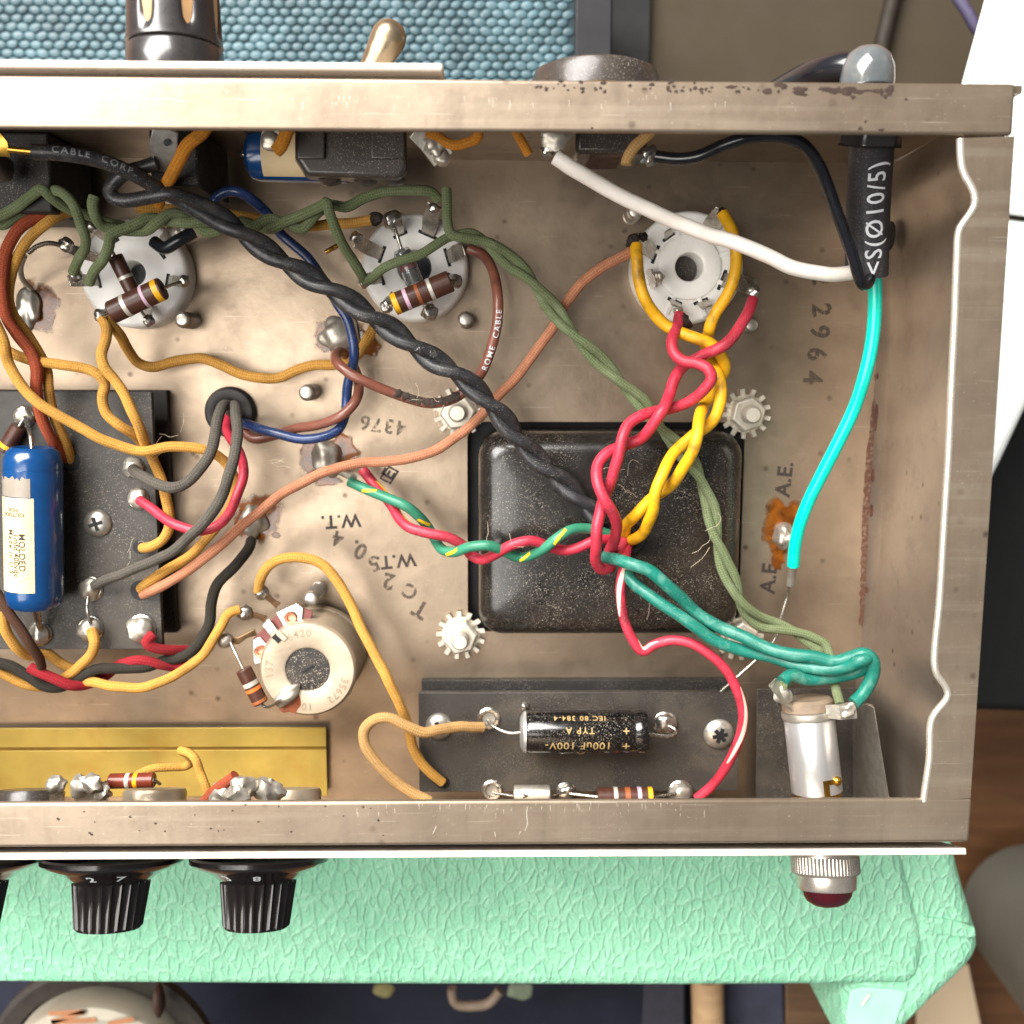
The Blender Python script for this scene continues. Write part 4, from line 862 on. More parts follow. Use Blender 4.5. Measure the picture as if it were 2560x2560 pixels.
# ---------------------------------------------------------------- front knobs
def knob(label, px, nums):
    z = 38.5; o = panel_pt(P(px, 2170, z).x, z, 1.4); fr = Fr(o, fn, (1, 0, 0))
    t = thing('volume_dial', label, 'dial', o+V((0, 0, -12)), 'black skirted control knobs')
    obj('skirt', B().lathe(fr, [(12.3, .2), (12.9, .5), (12.9, 1.3), (12.3, 1.8), (10.2, 2.6), (8.3, 3.6), (7.1, 4.6), (6.6, 4.8)], 64), 'knob', t)
    fl = 26
    obj('grip', B().lathe(fr, [(7.0, 4.6), (6.95, 5.0), (6.05, 12.7), (5.6, 13.2), (4.6, 13.3), (0, 13.2)], fl*6, rfun=lambda a_, r_, z_: r_-(.62*abs(math.sin(a_*fl/2))**.6-.1 if 4.9 < z_ < 13.0 and r_ > 5 else 0)), 'knob', t, sharp=60)
    tx = fr.y if fr.y.z > 0 else -fr.y
    for (s_, dx) in nums:
        b = B(); th = dx
        def fm(x, y):
            rr = 9.0+y*.95; ang_ = th+x/8.6; hh = 3.25+(9.0-rr)*.52+.16
            return fr.o+(tx*math.cos(ang_)+fr.x*math.sin(ang_))*rr+fr.z*hh
        b.text(s_, 2.9, fm, bold=.02); obj('skirt_number', b, 'whitep', t, smooth=False)
knob('black knob with 2 showing on its skirt, second from left edge', 288, [('2', -.05), ('7', .5)])
knob('black knob with 3 and 8 showing on its skirt', 652, [('3', -.45), ('8', .18)])
knob('black knob cut off by the left edge of the picture', -68, [('1', .3)])
# ---------------------------------------------------------------- fittings on the back edge
yk = yb_+1.6
C = V((P(436, 90, 40).x, yk, 40)); fr = Fr(C, (0, 1, 0), (1, 0, 0))
t = thing('fuse_holder', 'large black fluted knob on the back edge', 'knob', C+V((0, 0, -8)))
obj('collar', B().lathe(fr, [(7.9, 0), (8.0, .5), (8.0, 5.6), (7.7, 6.0)], 48), 'knobg', t)
nf = 7
obj('grip', B().lathe(fr, [(7.3, 6.05), (8.0, 6.4), (7.95, 7.0), (7.9, 7.8), (7.85, 8.8), (7.8, 10), (7.7, 12), (7.5, 16), (7.2, 20), (0, 20)], 84, rfun=lambda a_, r_, z_: r_-(1.5*max(0, math.cos(a_*nf+.55))**3*min(1, max(0, (z_-7)/3)) if r_ > 2 else 0)), 'knobg', t, sharp=50)
for i in range(nf):
    a_ = (2*math.pi*i-.55)/nf; rr = 7.15
    f2 = Fr(fr(math.cos(a_)*rr, math.sin(a_)*rr, 7.6), fr.x*math.cos(a_)+fr.y*math.sin(a_), fr.z)
    b = B(); q = [(0, 0), (1.6, .75), (4, 1.05), (12, 1.1), (12, -1.1), (4, -1.05), (1.6, -.75)]
    b.prism([f2(x, y, -.6) for x, y in q], [f2(x, y, .12-.0*x) for x, y in q]); obj('flute_reflection', b, 'tan_refl', t, bevel=.15)  # tan strips stand for reflections in the grooves, put in as colour
C = V((P(905, 150, 40).x, yk, 40)); fr = Fr(C, V((.50, .86, .05)), (1, 0, 0))
t = thing('toggle_switch', 'nickel bat handled toggle switch leaning right on the back edge', 'switch', C+V((0, 0, -3)))
obj('handle', B().lathe(fr, [(1.7, -2), (1.9, 1), (2.4, 5), (2.95, 8.4), (3.0, 9.6), (2.5, 11), (1.4, 11.9), (0, 12.1)], 32), mat('worn_nickel', S(176, 158, 132), .32, .9, .12, 300, dirt=S(120, 98, 74), dirt_amt=.5), t)
obj('bush', B().lathe(Fr(C, (0, 1, 0)), [(3.2, -1.5), (3.2, .15), (2.0, .2)], 24), 'nickel', t)
C = V((P(55, 150, 42).x, yk, 42)); fr = Fr(C, (0, 1, 0), (1, 0, 0))
obj('back_button', B().lathe(fr, [(2.6, -.5), (2.6, 1.6), (2.3, 2.6), (1.4, 3.2), (0, 3.4)], 28), 'dsolder', None, 'small round metal button on the back edge at far left', 'button')
C = V((P(1490, 160, 36).x, YB+.1, 35)); fr = Fr(C, (0, 1, 0), (1, 0, 0))
t = thing('mains_outlet', 'round dusty dark outlet boss on the back edge', 'outlet', C+V((0, 0, -11)))
obj('rim', B().lathe(fr, [(11.0, 0), (11.1, 5.6), (10.7, 6.6), (9, 7.3), (0, 7.4)], 56), 'bronze', t)
obj('metal_ring', B().lathe(fr, [(11.2, .2), (11.25, 2.4), (11.0, 2.6)], 56), 'brass', t)
C = V((P(2166, 200, 46).x, YB+.1, 46)); fr = Fr(C, (0, 1, .1), (1, 0, 0))
t = thing('strain_relief', 'smoky clear cable bush bulging from the back edge at right', 'cable bush', C+V((0, 0, -5)))
smoke = mat('smoky_clear_plastic', (.10, .11, .115), .12, 0, .2, 200, coat=.8, dirt=S(150, 142, 126), dirt_amt=.25, ds=300)
obj('dome', B().lathe(fr, [(4.3, -1), (4.4, 3), (4.2, 5.0), (3.4, 6.9), (2.0, 8.0), (0, 8.4)], 36), smoke, t)
obj('flange', B().lathe(Fr(C, (0, 1, 0)), [(5.6, .0), (5.6, 1.2), (4.6, 1.6)], 36), 'blackg_pl', t)
obj('cable', B().tube([fr(0, 1, 3), fr(-2.5, 2, 5), fr(-6, 6, 5), fr(-9, 16, 4), fr(-10, 50, 3)], 2.6, 12), 'blackg_pl', t)
# mains sleeve
t = thing('mains_sleeve', 'black heat shrink sleeve printed in white down the right side', 'cable sleeve', P(2170, 520, 20))
sp_ = [(2180, 300, 40), (2178, 360, 37), (2172, 480, 33), (2168, 600, 30), (2166, 690, 28.5)]; r = 54*MMPX(2170, 500, 33)
obj('sleeve', B().tube(pts(sp_), r, 28, caps=False, step=.8), mat('heat_shrink_black', S(48, 46, 50), .38, 0, .12, 300, dust=.3), t)
e = cr(pts(sp_), .8); obj('sleeve_mouth', B().lathe(Fr(e[-1]-(e[-1]-e[-2]).normalized()*1.5, e[-1]-e[-2]), [(r*.98, 0), (0, .05)], 28), 'hole', t)
obj('nut', B().lathe(Fr(P(2181, 318, 40), V((0, 1, .3))), [(0, -3.0), (5.4, -3.0), (5.6, -2.4), (5.6, 3), (5.0, 4)], 6), 'knobg', t, bevel=.4)
b = B()
L_s = sum((a-c).length for a, c in zip(e, e[1:]))
curve_text(b, sp_, '<S(\u00d810/5)', 4.5, L_s*.60, r, 0, 1.12, flip=True); obj('printed_lettering', b, 'whitep', t, smooth=False)
# jack and its capacitor under the back rim
t = thing('phone_jack', 'chunky black jack body hanging under the back rim', 'jack', P(880, 390, 20))
q = [(738, 300), (738, 395), (768, 440), (1000, 448), (1018, 425), (1016, 300)]
obj('moulding', B().prism([P(x, y+12, 18) for x, y in q], [P(x, y, 36) for x, y in q]), 'bronze', t, bevel=.9, seg=4)
for poly in ([(742, 300), (742, 398), (812, 398), (812, 300)], [(926, 300), (926, 398), (1012, 398), (1012, 300)]): obj('raised_panel', B().prism([P(x, y, 35.9) for x, y in poly], [P(x, y, 37) for x, y in poly]), 'bronze', t, bevel=.35, seg=3)
for x in (825, 912, 985): obj('foot', B().blob(P(x, 452, 27), 2.2, 1.0, 3, .1, x, 2), 'bronze', t)
a, c = P(618, 388, 20), P(880, 392, 20); fr = Fr(a, c-a, (0, 0, 1)); L = (c-a).length; r = 64*MMPX(680, 390, 20)
t = thing('blue_capacitor', 'blue capacitor half hidden behind the black jack body', 'capacitor', (a+c)/2-V((0, 0, r)))
obj('case', B().lathe(fr, [(0, 0), (r*.6, 0), (r*.9, .9), (r, 2.5), (r, L-1), (0, L)], 40), 'capblue', t)
obj('paper_label', B().lathe(fr, [(r+.08, 3.6), (r+.08, 12)], 30, a0=R_(-60), a1=R_(60)), 'paper', t)
b = B(); px_text(b, 'III', 672, 420, 18, 8, 25.5); px_text(b, 'II', 690, 424, 18, 8, 25.5); lead(t, [(620, 388, 20), (604, 386, 20), (594, 380, 19)], .35)
t = thing('lug_with_solder', 'white soldered lug hanging from the back rim beside orange wire', 'lug', P(1105, 370, 34))
obj('tag_strip', ribbon(B(), [P(1040, 320, 38), P(1075, 350, 37), P(1110, 400, 36)], (1, .4, 0), [4, 4.6, 4.2], .6), 'dsolder', t, bevel=.2); solder(t, 1085, 362, 37.6, 24, 81, 'dsolder', .5, .3); solder(t, 1105, 395, 36.6, 22, 83, 'dsolder', .5, .2)
t = thing('jack_lug', 'rounded solder lug with an orange wire left of the jack body', 'lug', P(675, 360, 34))
solder(t, 675, 352, 38, 24, 82, 'dsolder', .7, .15); obj('tag_strip', ribbon(B(), [P(684, 300, 38), P(676, 350, 37.6)], (1, 0, 0), 3, .5), 'tin', t)
t = thing('outlet_lug', 'blackened twin lugs under the outlet where the white wire starts', 'lug', P(1370, 360, 34))
for x, s_ in ((1362, 1), (1378, 2)): obj('tag_strip', ribbon(B(), [P(x+10, 318, 40), P(x, 345, 39), P(x+4, 380, 37.5)], (1, 0, 0), 1.3, .5), 'tin', t)
solder(t, 1370, 376, 38, 17, 84, 'solder', .9, .3); solder(t, 1392, 330, 39, 42, 85, 'dsolder', .3, .2)
obj('shell', B().box(Fr((0, 0, 0)), P(1440, 330, 36).x, P(1620, 330, 36).x, YB-7, YB-1.4, 22, 36), 'bronze', t, bevel=.8)
obj('cover_strip', B().box(Fr((0, 0, 0)), P(1480, 345, 36).x, P(1560, 345, 36).x, YB-7.4, YB-6.9, 24, 35), mat('brown_fibre', S(70, 44, 34), .6), t)
solder_r = solder(None, 1625, 392, 38, 22, 86, 'solder', .6, .45, 'solder_end'); tag(solder_r, 'knobbly solder end joined to the glossy black wire', 'solder')
t = thing('slide_switch', 'grey switch frame with a punched hole under the back rim', 'switch', P(400, 380, 24))
obj('frame_strip', ribbon(B(), [P(415, 320, 36), P(408, 370, 34), P(398, 425, 31)], (1, 0, 0), [4.2, 5, 2.6], .6), 'zinc', t, bevel=.2)
q = P(418, 356, 35.2); obj('punched_hole', B().lathe(Fr(q, (0, -.4, 1)), [(.6, .2), (0, .22)], 16), 'hole', t)
obj('body', B().box(Fr((0, 0, 0)), P(380, 330, 28).x, P(500, 330, 28).x, YB-12, YB-1.4, 8, 30), 'fibre2', t, bevel=.5)
t = thing('brass_tag', 'brass tag on a black block cut by the left edge', 'tag', P(4, 380, 30))
obj('block', B().blob(P(-5, 415, 30), 2.6, 2.6, 4, .25, 91), 'bronze', t); obj('tag_strip', ribbon(B(), [P(-20, 330, 38), P(4, 360, 38), P(10, 390, 37)], (1, .3, 0), 2.2, .6), 'brass', t)
obj('block_body', B().box(Fr((0, 0, 0)), -125, P(125, 420, 24).x, YB-16, YB-1.4, 4, 24), 'fibre2', t, bevel=.5)

# ================================================================== wiring
# black twisted pair running down to the transformer
bc = [(480, 500, 30), (560, 552, 28), (662, 624, 26), (760, 686, 25), (861, 746, 25), (954, 808, 24), (1060, 884, 23), (1166, 952, 22), (1245, 1030, 20), (1298, 1100, 18), (1378, 1179, 16), (1457, 1252, 15), (1500, 1296, 14.5)]
bcw = pts(bc); rb = 17*MMPX(860, 740, 25)
A_ = strand(bcw, rb, 10.6, 1.4, 0, .86, .9); B_ = strand(bcw, rb, 10.6, 1.4, 1, .86, .9)
pa = [(80, 379, 42), (166, 385, 41), (252, 402, 39), (318, 428, 37), (380, 462, 34), (430, 490, 31)]
pb_ = [(392, 408, 33), (331, 424, 33), (291, 452, 33), (275, 480, 33), (290, 499, 33), (325, 504, 33), (381, 491, 33), (431, 484, 33)]
up_first = A_[6].z > B_[6].z
sA, sB = (B_, A_) if up_first else (A_, B_)
t = thing('black_wire', 'black plastic wire printed CABLE CORP twisted into the long pair', 'wire', P(300, 440, 36))
pathA = pts(pa)+thin(sA[8:], 3)
b = B().tube(pathA, rb, 14); obj('insulation', b, 'black_pl', t, sharp=60)
lead(t, [(80, 379, 42), (50, 376, 42), (22, 373, 42)], .55, 'brass', 'bare_end')
b = B(); curve_text(b, pathA, 'CABLE  CORP.', 1.6, 10.0, rb, .25, 1.35); obj('printed_lettering', b, mat('dim_white_print', S(140, 142, 148), .5, 0, .3, 900), t, smooth=False)
b = B(); curve_text(b, pathA, 'A  W  M', 1.5, 82, rb, -.3, 1.3); obj('printed_lettering', b, ink_mat('worn_white_print', S(150, 150, 150), .44, .62), t, smooth=False)
wire('black_wire', 'black plastic wire with a hooked loop twisted into the long pair', pts(pb_)+thin(sB[8:], 3), rb, M['black_pl'], rnd=.03)
# green heater pair (olive cotton)
G = M['g_cloth']; gg = 'green cotton covered wires'
wire('green_wire', 'olive cotton wire entering at the left edge and dipping under black wire', [(-40, 552, 24), (0, 540, 24), (43, 516, 25), (80, 488, 26), (104, 472, 27), (124, 490, 26), (155, 512, 24), (190, 528, 22), (230, 540, 20), (270, 556, 18), (310, 566, 20)], 13.5, G, gg)
wire('green_wire', 'olive cotton wire beside the left edge curling down to the left socket', [(-40, 530, 22), (0, 562, 21), (40, 538, 22), (85, 518, 21), (118, 494, 22), (142, 476, 26), (160, 484, 27), (182, 512, 27), (200, 556, 26), (214, 596, 24), (212, 622, 22), (196, 648, 19), (182, 682, 17)], 13, G, gg)
hc = pts([(300, 568, 22), (345, 568, 22), (400, 548, 22), (450, 546, 21), (510, 566, 20), (575, 570, 19), (640, 566, 19), (700, 556, 20), (750, 558, 20), (795, 540, 20), (830, 524, 20)])
rg = 13.2*MMPX(600, 560, 20)
hA = strand(hc, rg, 7, .3, 0, 1.0, .9); hB = strand(hc, rg, 7, .3, 1, 1.0, .9)
wire('green_wire', 'olive cotton wire arching from the left socket over to the black jack', pts([(224, 706, 16), (236, 676, 19), (260, 648, 22), (273, 612, 24), (276, 588, 24)])+thin(hA[4:], 4)+pts([(865, 518, 20), (905, 497, 20), (971, 479, 20), (1037, 475, 20), (1078, 480, 19), (1096, 498, 18)]), rg, G, gg)
wire('green_wire', 'olive cotton wire looping at the left socket and running to the middle socket', pts([(236, 490, 27), (231, 512, 27), (238, 540, 26), (256, 562, 24)])+thin(hB[5:], 4)[:-3]+pts([(806, 514, 24), (819, 504, 25), (824, 530, 25), (838, 570, 24), (856, 606, 22), (880, 648, 19), (902, 684, 17), (912, 700, 16)]), rg, G, gg)
gc = pts([(1138, 592, 20), (1180, 590, 20), (1225, 612, 19), (1268, 648, 18), (1300, 672, 18), (1346, 722, 17), (1396, 788, 16), (1452, 856, 16), (1499, 902, 15), (1545, 948, 14.5), (1595, 1000, 14), (1640, 1056, 14), (1690, 1112, 14), (1735, 1165, 14.5), (1760, 1220, 15), (1777, 1270, 15.5), (1787, 1330, 16), (1806, 1395, 16), (1830, 1455, 16), (1855, 1508, 15), (1895, 1552, 14), (1945, 1566, 14), (2000, 1586, 16), (2056, 1618, 19)])
rg2 = 11.8*MMPX(1400, 790, 16)
gA = strand(gc, rg2, 9, .2, 0, 1.02, .7); gB = strand(gc, rg2, 9, .2, 1, 1.02, .7)
wire('green_wire', 'olive cotton wire from the middle socket tag down the long pair to the lamp', pts([(1116, 472, 20), (1118, 512, 21), (1119, 556, 21), (1128, 582, 21)])+thin(gA[4:], 4)+pts([(2078, 1660, 22), (2090, 1716, 27), (2100, 1762, 31)]), rg2, G, gg)
wire('green_wire', 'olive cotton wire lying across the middle socket then down the long pair', pts([(916, 704, 16), (930, 692, 18), (955, 670, 20), (1004, 650, 21), (1050, 636, 21), (1092, 612, 21), (1128, 592, 20)])+thin(gB[4:], 4)+pts([(2040, 1650, 22), (1990, 1690, 27), (1958, 1712, 30)]), rg2, G, gg)
# mustard cotton wires
Y = M['y_cloth']; yg_ = 'mustard cotton covered wires'
wire('orange_wire', 'thick orange cotton wire hanging from the back rim past the switch frame', [(530, 300, 42), (505, 330, 41), (470, 362, 40), (452, 398, 38), (430, 434, 35), (408, 472, 30), (396, 508, 24)], 16, M['o_cloth'])
wire('yellow_wire', 'mustard cotton wire running level behind the green twist to a burnt end', [(340, 520, 15), (414, 522, 14), (500, 528, 13), (563, 536, 13), (640, 546, 13), (740, 562, 13), (845, 560, 14), (905, 553, 14.5), (930, 550, 15)], 13, Y, yg_)
obj('burnt_end', B().blob(P(940, 547, 15), 1.5, 1.1, 1.1, .35, 5), 'char', None, 'charred wire end at the top of the middle socket', 'wire end')
wire('rust_wire', 'rust brown cotton wire sweeping down the left side to the board', [(150, 516, 18), (124, 526, 20), (83, 547, 21), (40, 583, 22), (13, 630, 22), (4, 690, 22), (8, 750, 22), (20, 800, 21), (45, 840, 20), (76, 880, 19), (91, 925, 19), (93, 971, 19), (100, 1031, 18), (119, 1081, 16), (145, 1120, 13), (168, 1150, 10)], 14.5, M['rust_cloth'])
wire('yellow_wire', 'mustard cotton wire alongside the rust brown wire to the same hole', [(190, 526, 17), (160, 534, 19), (125, 550, 21), (83, 588, 21), (50, 632, 21), (28, 684, 20), (22, 739, 20), (38, 792, 19), (66, 835, 17), (96, 880, 16), (116, 922, 16), (122, 971, 17), (129, 1014, 16), (143, 1061, 15), (164, 1112, 12.5), (180, 1155, 10)], 12.8, Y, yg_)
wire('yellow_wire', 'mustard cotton wire crossing the left board above the blue capacitor', [(-30, 770, 22), (-4, 826, 23), (10, 858, 23), (22, 908, 22), (43, 948, 22), (66, 981, 22), (99, 1011, 22), (139, 1035, 22), (199, 1068, 21), (265, 1102, 20), (331, 1125, 19), (370, 1128, 19), (431, 1118, 18), (507, 1124, 17), (545, 1141, 15), (574, 1172, 14), (588, 1215, 13), (578, 1258, 13), (552, 1300, 13), (520, 1340, 14), (474, 1390, 14.5), (414, 1427, 15), (370, 1456, 14), (352, 1472, 11.5)], 13, Y, yg_)
wire('yellow_wire', 'mustard cotton wire from the left edge to the forked pair over the board', [(-40, 822, 18), (0, 862, 18), (33, 886, 18), (83, 903, 18), (149, 912, 18), (215, 922, 18), (246, 938, 18), (262, 962, 17), (256, 992, 17), (266, 1032, 17), (298, 1064, 17), (332, 1086, 15), (352, 1104, 13)], 13, Y, yg_)
wire('yellow_wire', 'mustard cotton wire dropping from the left socket down the board edge', [(256, 796, 16), (266, 822, 17), (266, 850, 19), (254, 888, 21), (260, 922, 22), (284, 950, 22), (306, 980, 22), (322, 1014, 22), (349, 1068, 21), (366, 1114, 17), (382, 1152, 14), (398, 1188, 14), (414, 1236, 15), (425, 1282, 15), (424, 1318, 15), (408, 1348, 15), (380, 1366, 14.5), (356, 1370, 12)], 13, Y, yg_)
wire('yellow_wire', 'mustard cotton wire from the left socket bending right across bare floor', [(266, 800, 16), (298, 832, 14), (321, 872, 10), (346, 907, 7), (378, 916, 6), (447, 903, 5.5), (497, 896, 5), (547, 912, 5), (596, 932, 5), (650, 945, 5), (695, 944, 5), (742, 926, 5.5), (789, 913, 6), (835, 912, 6), (868, 905, 6), (895, 885, 7), (915, 856, 8), (935, 818, 9)], 12.8, Y, yg_)
wire('yellow_wire', 'mustard cotton wire arching over the potentiometer to the front board', [(646, 1478, 11), (651, 1448, 13), (672, 1416, 14), (712, 1395, 15), (760, 1393, 15), (806, 1412, 15), (845, 1457, 15), (874, 1508, 15), (905, 1572, 16), (938, 1638, 17), (971, 1701, 18), (998, 1760, 17), (1020, 1817, 15), (1032, 1868, 14), (1050, 1902, 13), (1078, 1932, 12), (1106, 1956, 11)], 12.8, Y, yg_)
wire('yellow_wire', 'mustard cotton wire from a potentiometer terminal to the lower left bundle', [(598, 1524, 12), (570, 1534, 13), (552, 1568, 14), (516, 1626, 15), (464, 1672, 16), (398, 1707, 17), (348, 1720, 17), (290, 1716, 16), (240, 1706, 14), (180, 1704, 10), (120, 1716, 9), (66, 1712, 10), (0, 1682, 11), (-30, 1668, 11)], 12.5, Y, yg_)
wire('yellow_wire', 'short mustard cotton wire from a board eyelet into the lower bundle', [(229, 1574, 13.5), (234, 1606, 15), (226, 1640, 14), (202, 1664, 13), (168, 1690, 12), (120, 1712, 9)], 13, Y, yg_)
wire('yellow_wire', 'mustard cotton wire curving below the blue capacitor at the left edge', [(4, 1530, 18), (8, 1552, 18), (22, 1590, 17), (48, 1626, 15), (80, 1640, 12), (116, 1634, 10), (150, 1656, 9), (180, 1672, 9)], 12.5, Y, yg_)
wire('tan_wire', 'tan cotton wire curling from the front board down to the rim', [(1206, 1818, 12.5), (1153, 1814, 15), (1104, 1824, 17), (1058, 1832, 19), (1012, 1813, 20), (974, 1793, 20), (938, 1798, 20), (914, 1824, 20), (912, 1858, 20), (932, 1894, 20), (960, 1926, 20), (1006, 1964, 20), (1074, 2004, 20)], 13.5, M['tan_cloth'])
wire('yellow_wire', 'kinked mustard cotton wire lying over the gold sheet', [(330, 1950, 38), (345, 1936, 38), (380, 1922, 38), (430, 1918, 37), (462, 1916, 36), (478, 1904, 37), (468, 1886, 39), (452, 1876, 40), (470, 1882, 41), (486, 1896, 42), (500, 1930, 42), (514, 1966, 43), (522, 1982, 43)], 10.5, Y, yg_)
wire('brown_stub', 'dark red-brown cotton stub sloping over a control lug', [(512, 2004, 44), (540, 1976, 45), (588, 1938, 46)], 13.5, M['rust_cloth'])
wire('orange_stub', 'frayed orange wire end beside the rounded lug', [(725, 305, 42), (716, 330, 41), (704, 362, 40), (690, 378, 39.5)], 17, M['o_cloth'], fz=.05)
wire('orange_stub', 'short crumpled orange wire loop beneath the back rim', [(1066, 330, 41), (1098, 340, 40.5), (1112, 352, 40), (1136, 362, 40), (1165, 356, 40), (1196, 342, 41), (1190, 318, 42), (1150, 312, 42)], 13, M['o_cloth'], fz=.05)
wire('orange_stub', 'frayed orange wire end left of the outlet lugs', [(1284, 312, 42), (1296, 340, 41), (1312, 368, 40), (1322, 386, 39.5)], 12, M['o_cloth'], fz=.05)
wire('tan_stub', 'fuzzy tan orange wire end hanging under the outlet', [(1640, 312, 43), (1618, 340, 42), (1588, 366, 41), (1568, 398, 40), (1566, 412, 40)], 14, M['tan_cloth'], fz=.06)
# charcoal and red wires from the grommet
wire('charcoal_wire', 'charcoal cotton wire looping from the grommet to the upper board eyelet', [(576, 1030, 2), (570, 1012, 9), (556, 1018, 15), (543, 1056, 19), (532, 1118, 21), (510, 1162, 22), (474, 1201, 22), (431, 1219, 22), (385, 1205, 20), (350, 1186, 16), (332, 1172, 13)], 14, M['k_cloth'])
wire('charcoal_wire', 'charcoal cotton wire from the grommet down to the middle board eyelet', [(580, 1032, 2), (584, 1014, 10), (590, 1030, 17), (592, 1075, 22), (588, 1135, 25), (570, 1190, 26), (552, 1245, 25), (525, 1292, 24), (478, 1337, 22), (414, 1386, 20), (331, 1423, 17), (262, 1452, 14.5), (236, 1464, 13)], 14, M['k_cloth'])
wire('red_wire', 'red plastic wire curving from the grommet to a board eyelet', [(572, 1040, 1), (566, 1070, 5), (580, 1104, 9), (600, 1135, 14), (607, 1186, 18), (592, 1238, 20), (572, 1286, 20), (543, 1317, 20), (497, 1330, 20), (447, 1316, 19), (405, 1290, 17), (372, 1266, 15), (348, 1250, 13.5)], 12.5, M['red_pl'])
wire('blue_wire', 'navy plastic wire from under the black pair looping to the grommet', [(528, 520, 20), (540, 496, 21), (565, 480, 21), (598, 480, 21), (640, 506, 19), (668, 534, 17), (702, 585, 15), (740, 618, 15), (775, 650, 15), (806, 696, 15), (842, 758, 15), (868, 798, 15), (880, 840, 14.5), (885, 880, 14), (882, 915, 13), (872, 955, 12), (866, 1000, 11), (862, 1040, 11), (845, 1074, 12), (800, 1094, 13), (745, 1096, 13), (680, 1080, 12), (632, 1066, 10), (598, 1054, 5), (582, 1042, 1)], 12.5, M['blue_pl'])
bw = [(584, 1040, 1), (602, 1068, 4), (632, 1096, 6), (672, 1092, 7), (735, 1072, 9), (800, 1061, 12), (858, 1036, 14), (890, 1000, 13), (897, 962, 10), (888, 925, 7), (868, 892, 6), (850, 880, 9), (838, 892, 14), (848, 912, 17), (878, 936, 18), (912, 953, 18), (960, 974, 17), (1021, 996, 16), (1071, 1008, 16), (1120, 1002, 16), (1160, 980, 16), (1202, 934, 17), (1226, 876, 18), (1243, 806, 18), (1244, 736, 17), (1230, 672, 14), (1206, 636, 12), (1172, 622, 11)]
t = thing('brown_wire', 'brown plastic wire printed ROME CABLE looping past the middle socket', 'wire', P(1000, 950, 10))
rbw = 13*MMPX(1021, 996, 16); obj('insulation', B().tube(pts(bw), rbw, 14), 'brown_pl', t, sharp=60)
b = B(); c_ = cr(pts(bw), .25); i0 = min(range(len(c_)), key=lambda i: (c_[i]-P(1230, 850, 18)).length)
curve_text(b, bw, 'ROME  CABLE', 1.55, i0*.25, rbw, -.25, 1.3); obj('printed_lettering', b, 'whitep', t, smooth=False)
i0 = min(range(len(c_)), key=lambda i: (c_[i]-P(1060, 1008, 16)).length)
b = B()
for i in range(9): b.blob(c_[i0-22+i*6]+V((0, rbw*.25, rbw*.9)), 1.0, .8, .28, .3, i, 3)
obj('lint', b, mat('grey_lint', S(58, 48, 42), .95, 0, .4, 900), t)
wire('salmon_wire', 'long salmon cotton wire crossing from the ribbed socket to the left board', [(1578, 628, 15), (1545, 648, 15), (1505, 668, 14), (1462, 700, 13), (1413, 763, 12), (1379, 822, 11), (1330, 892, 11), (1280, 955, 11), (1243, 993, 11), (1203, 1037, 12), (1153, 1084, 12), (1104, 1117, 12), (1037, 1143, 12), (971, 1153, 12), (905, 1157, 12), (839, 1170, 13), (772, 1197, 14), (706, 1236, 15), (640, 1284, 16), (563, 1353, 17), (497, 1406, 17), (431, 1450, 16), (380, 1477, 14), (358, 1486, 11.5)], 12.6, M['salmon'])
# lower left bundle
wire('black_cotton_wire', 'black cotton wire from a floor joint bending into the lower bundle', [(628, 1352, 3), (618, 1376, 7), (588, 1414, 11), (545, 1456, 12), (529, 1508, 12), (520, 1562, 12), (492, 1616, 12), (450, 1642, 11), (414, 1650, 11), (364, 1668, 13), (298, 1670, 13), (232, 1676, 13), (192, 1700, 12), (150, 1719, 12), (109, 1714, 12), (66, 1688, 12), (27, 1665, 12), (-20, 1655, 12)], 13.5, M['k2_cloth'])
wire('maroon_wire', 'frayed maroon cotton wire end at the board corner eyelet', [(384, 1586, 13), (366, 1606, 14), (392, 1622, 13), (430, 1626, 11), (466, 1626, 8)], 13, M['r_cloth'], fz=.04)
wire('maroon_wire', 'maroon cotton wire twisted through the lower bundle', [(470, 1660, 10), (440, 1668, 10), (400, 1662, 12), (348, 1650, 13), (300, 1662, 11), (265, 1688, 10), (215, 1712, 12), (179, 1714, 14), (133, 1696, 15), (90, 1676, 15), (74, 1668, 15)], 13, M['r_cloth'])
wire('umber_wire', 'dark brown cotton wire slanting from the left edge into the bundle', [(-10, 1480, 19), (18, 1526, 20), (48, 1570, 20), (76, 1612, 19), (98, 1646, 17), (104, 1668, 15)], 12.5, M['b_cloth'])
lead(s1, [(150, 612, 12), (120, 608, 11), (92, 616, 10), (72, 632, 9)], .5, 'tin', 'bare_lead'); lead(s2, [(862, 610, 11), (840, 616, 10), (815, 630, 9)], .5, 'brass', 'bare_lead')
lead(s1, [(62, 640, 12), (52, 668, 9), (58, 700, 5), (78, 722, 2)], .55, 'dsolder', 'bare_lead')
obj('sleeve_stub', B().tube(pts([(384, 604, 15), (410, 620, 16), (445, 602, 17), (485, 580, 16)]), 1.25, 12), 'tubeb', None, 'short black glossy sleeve on the left socket', 'sleeve')
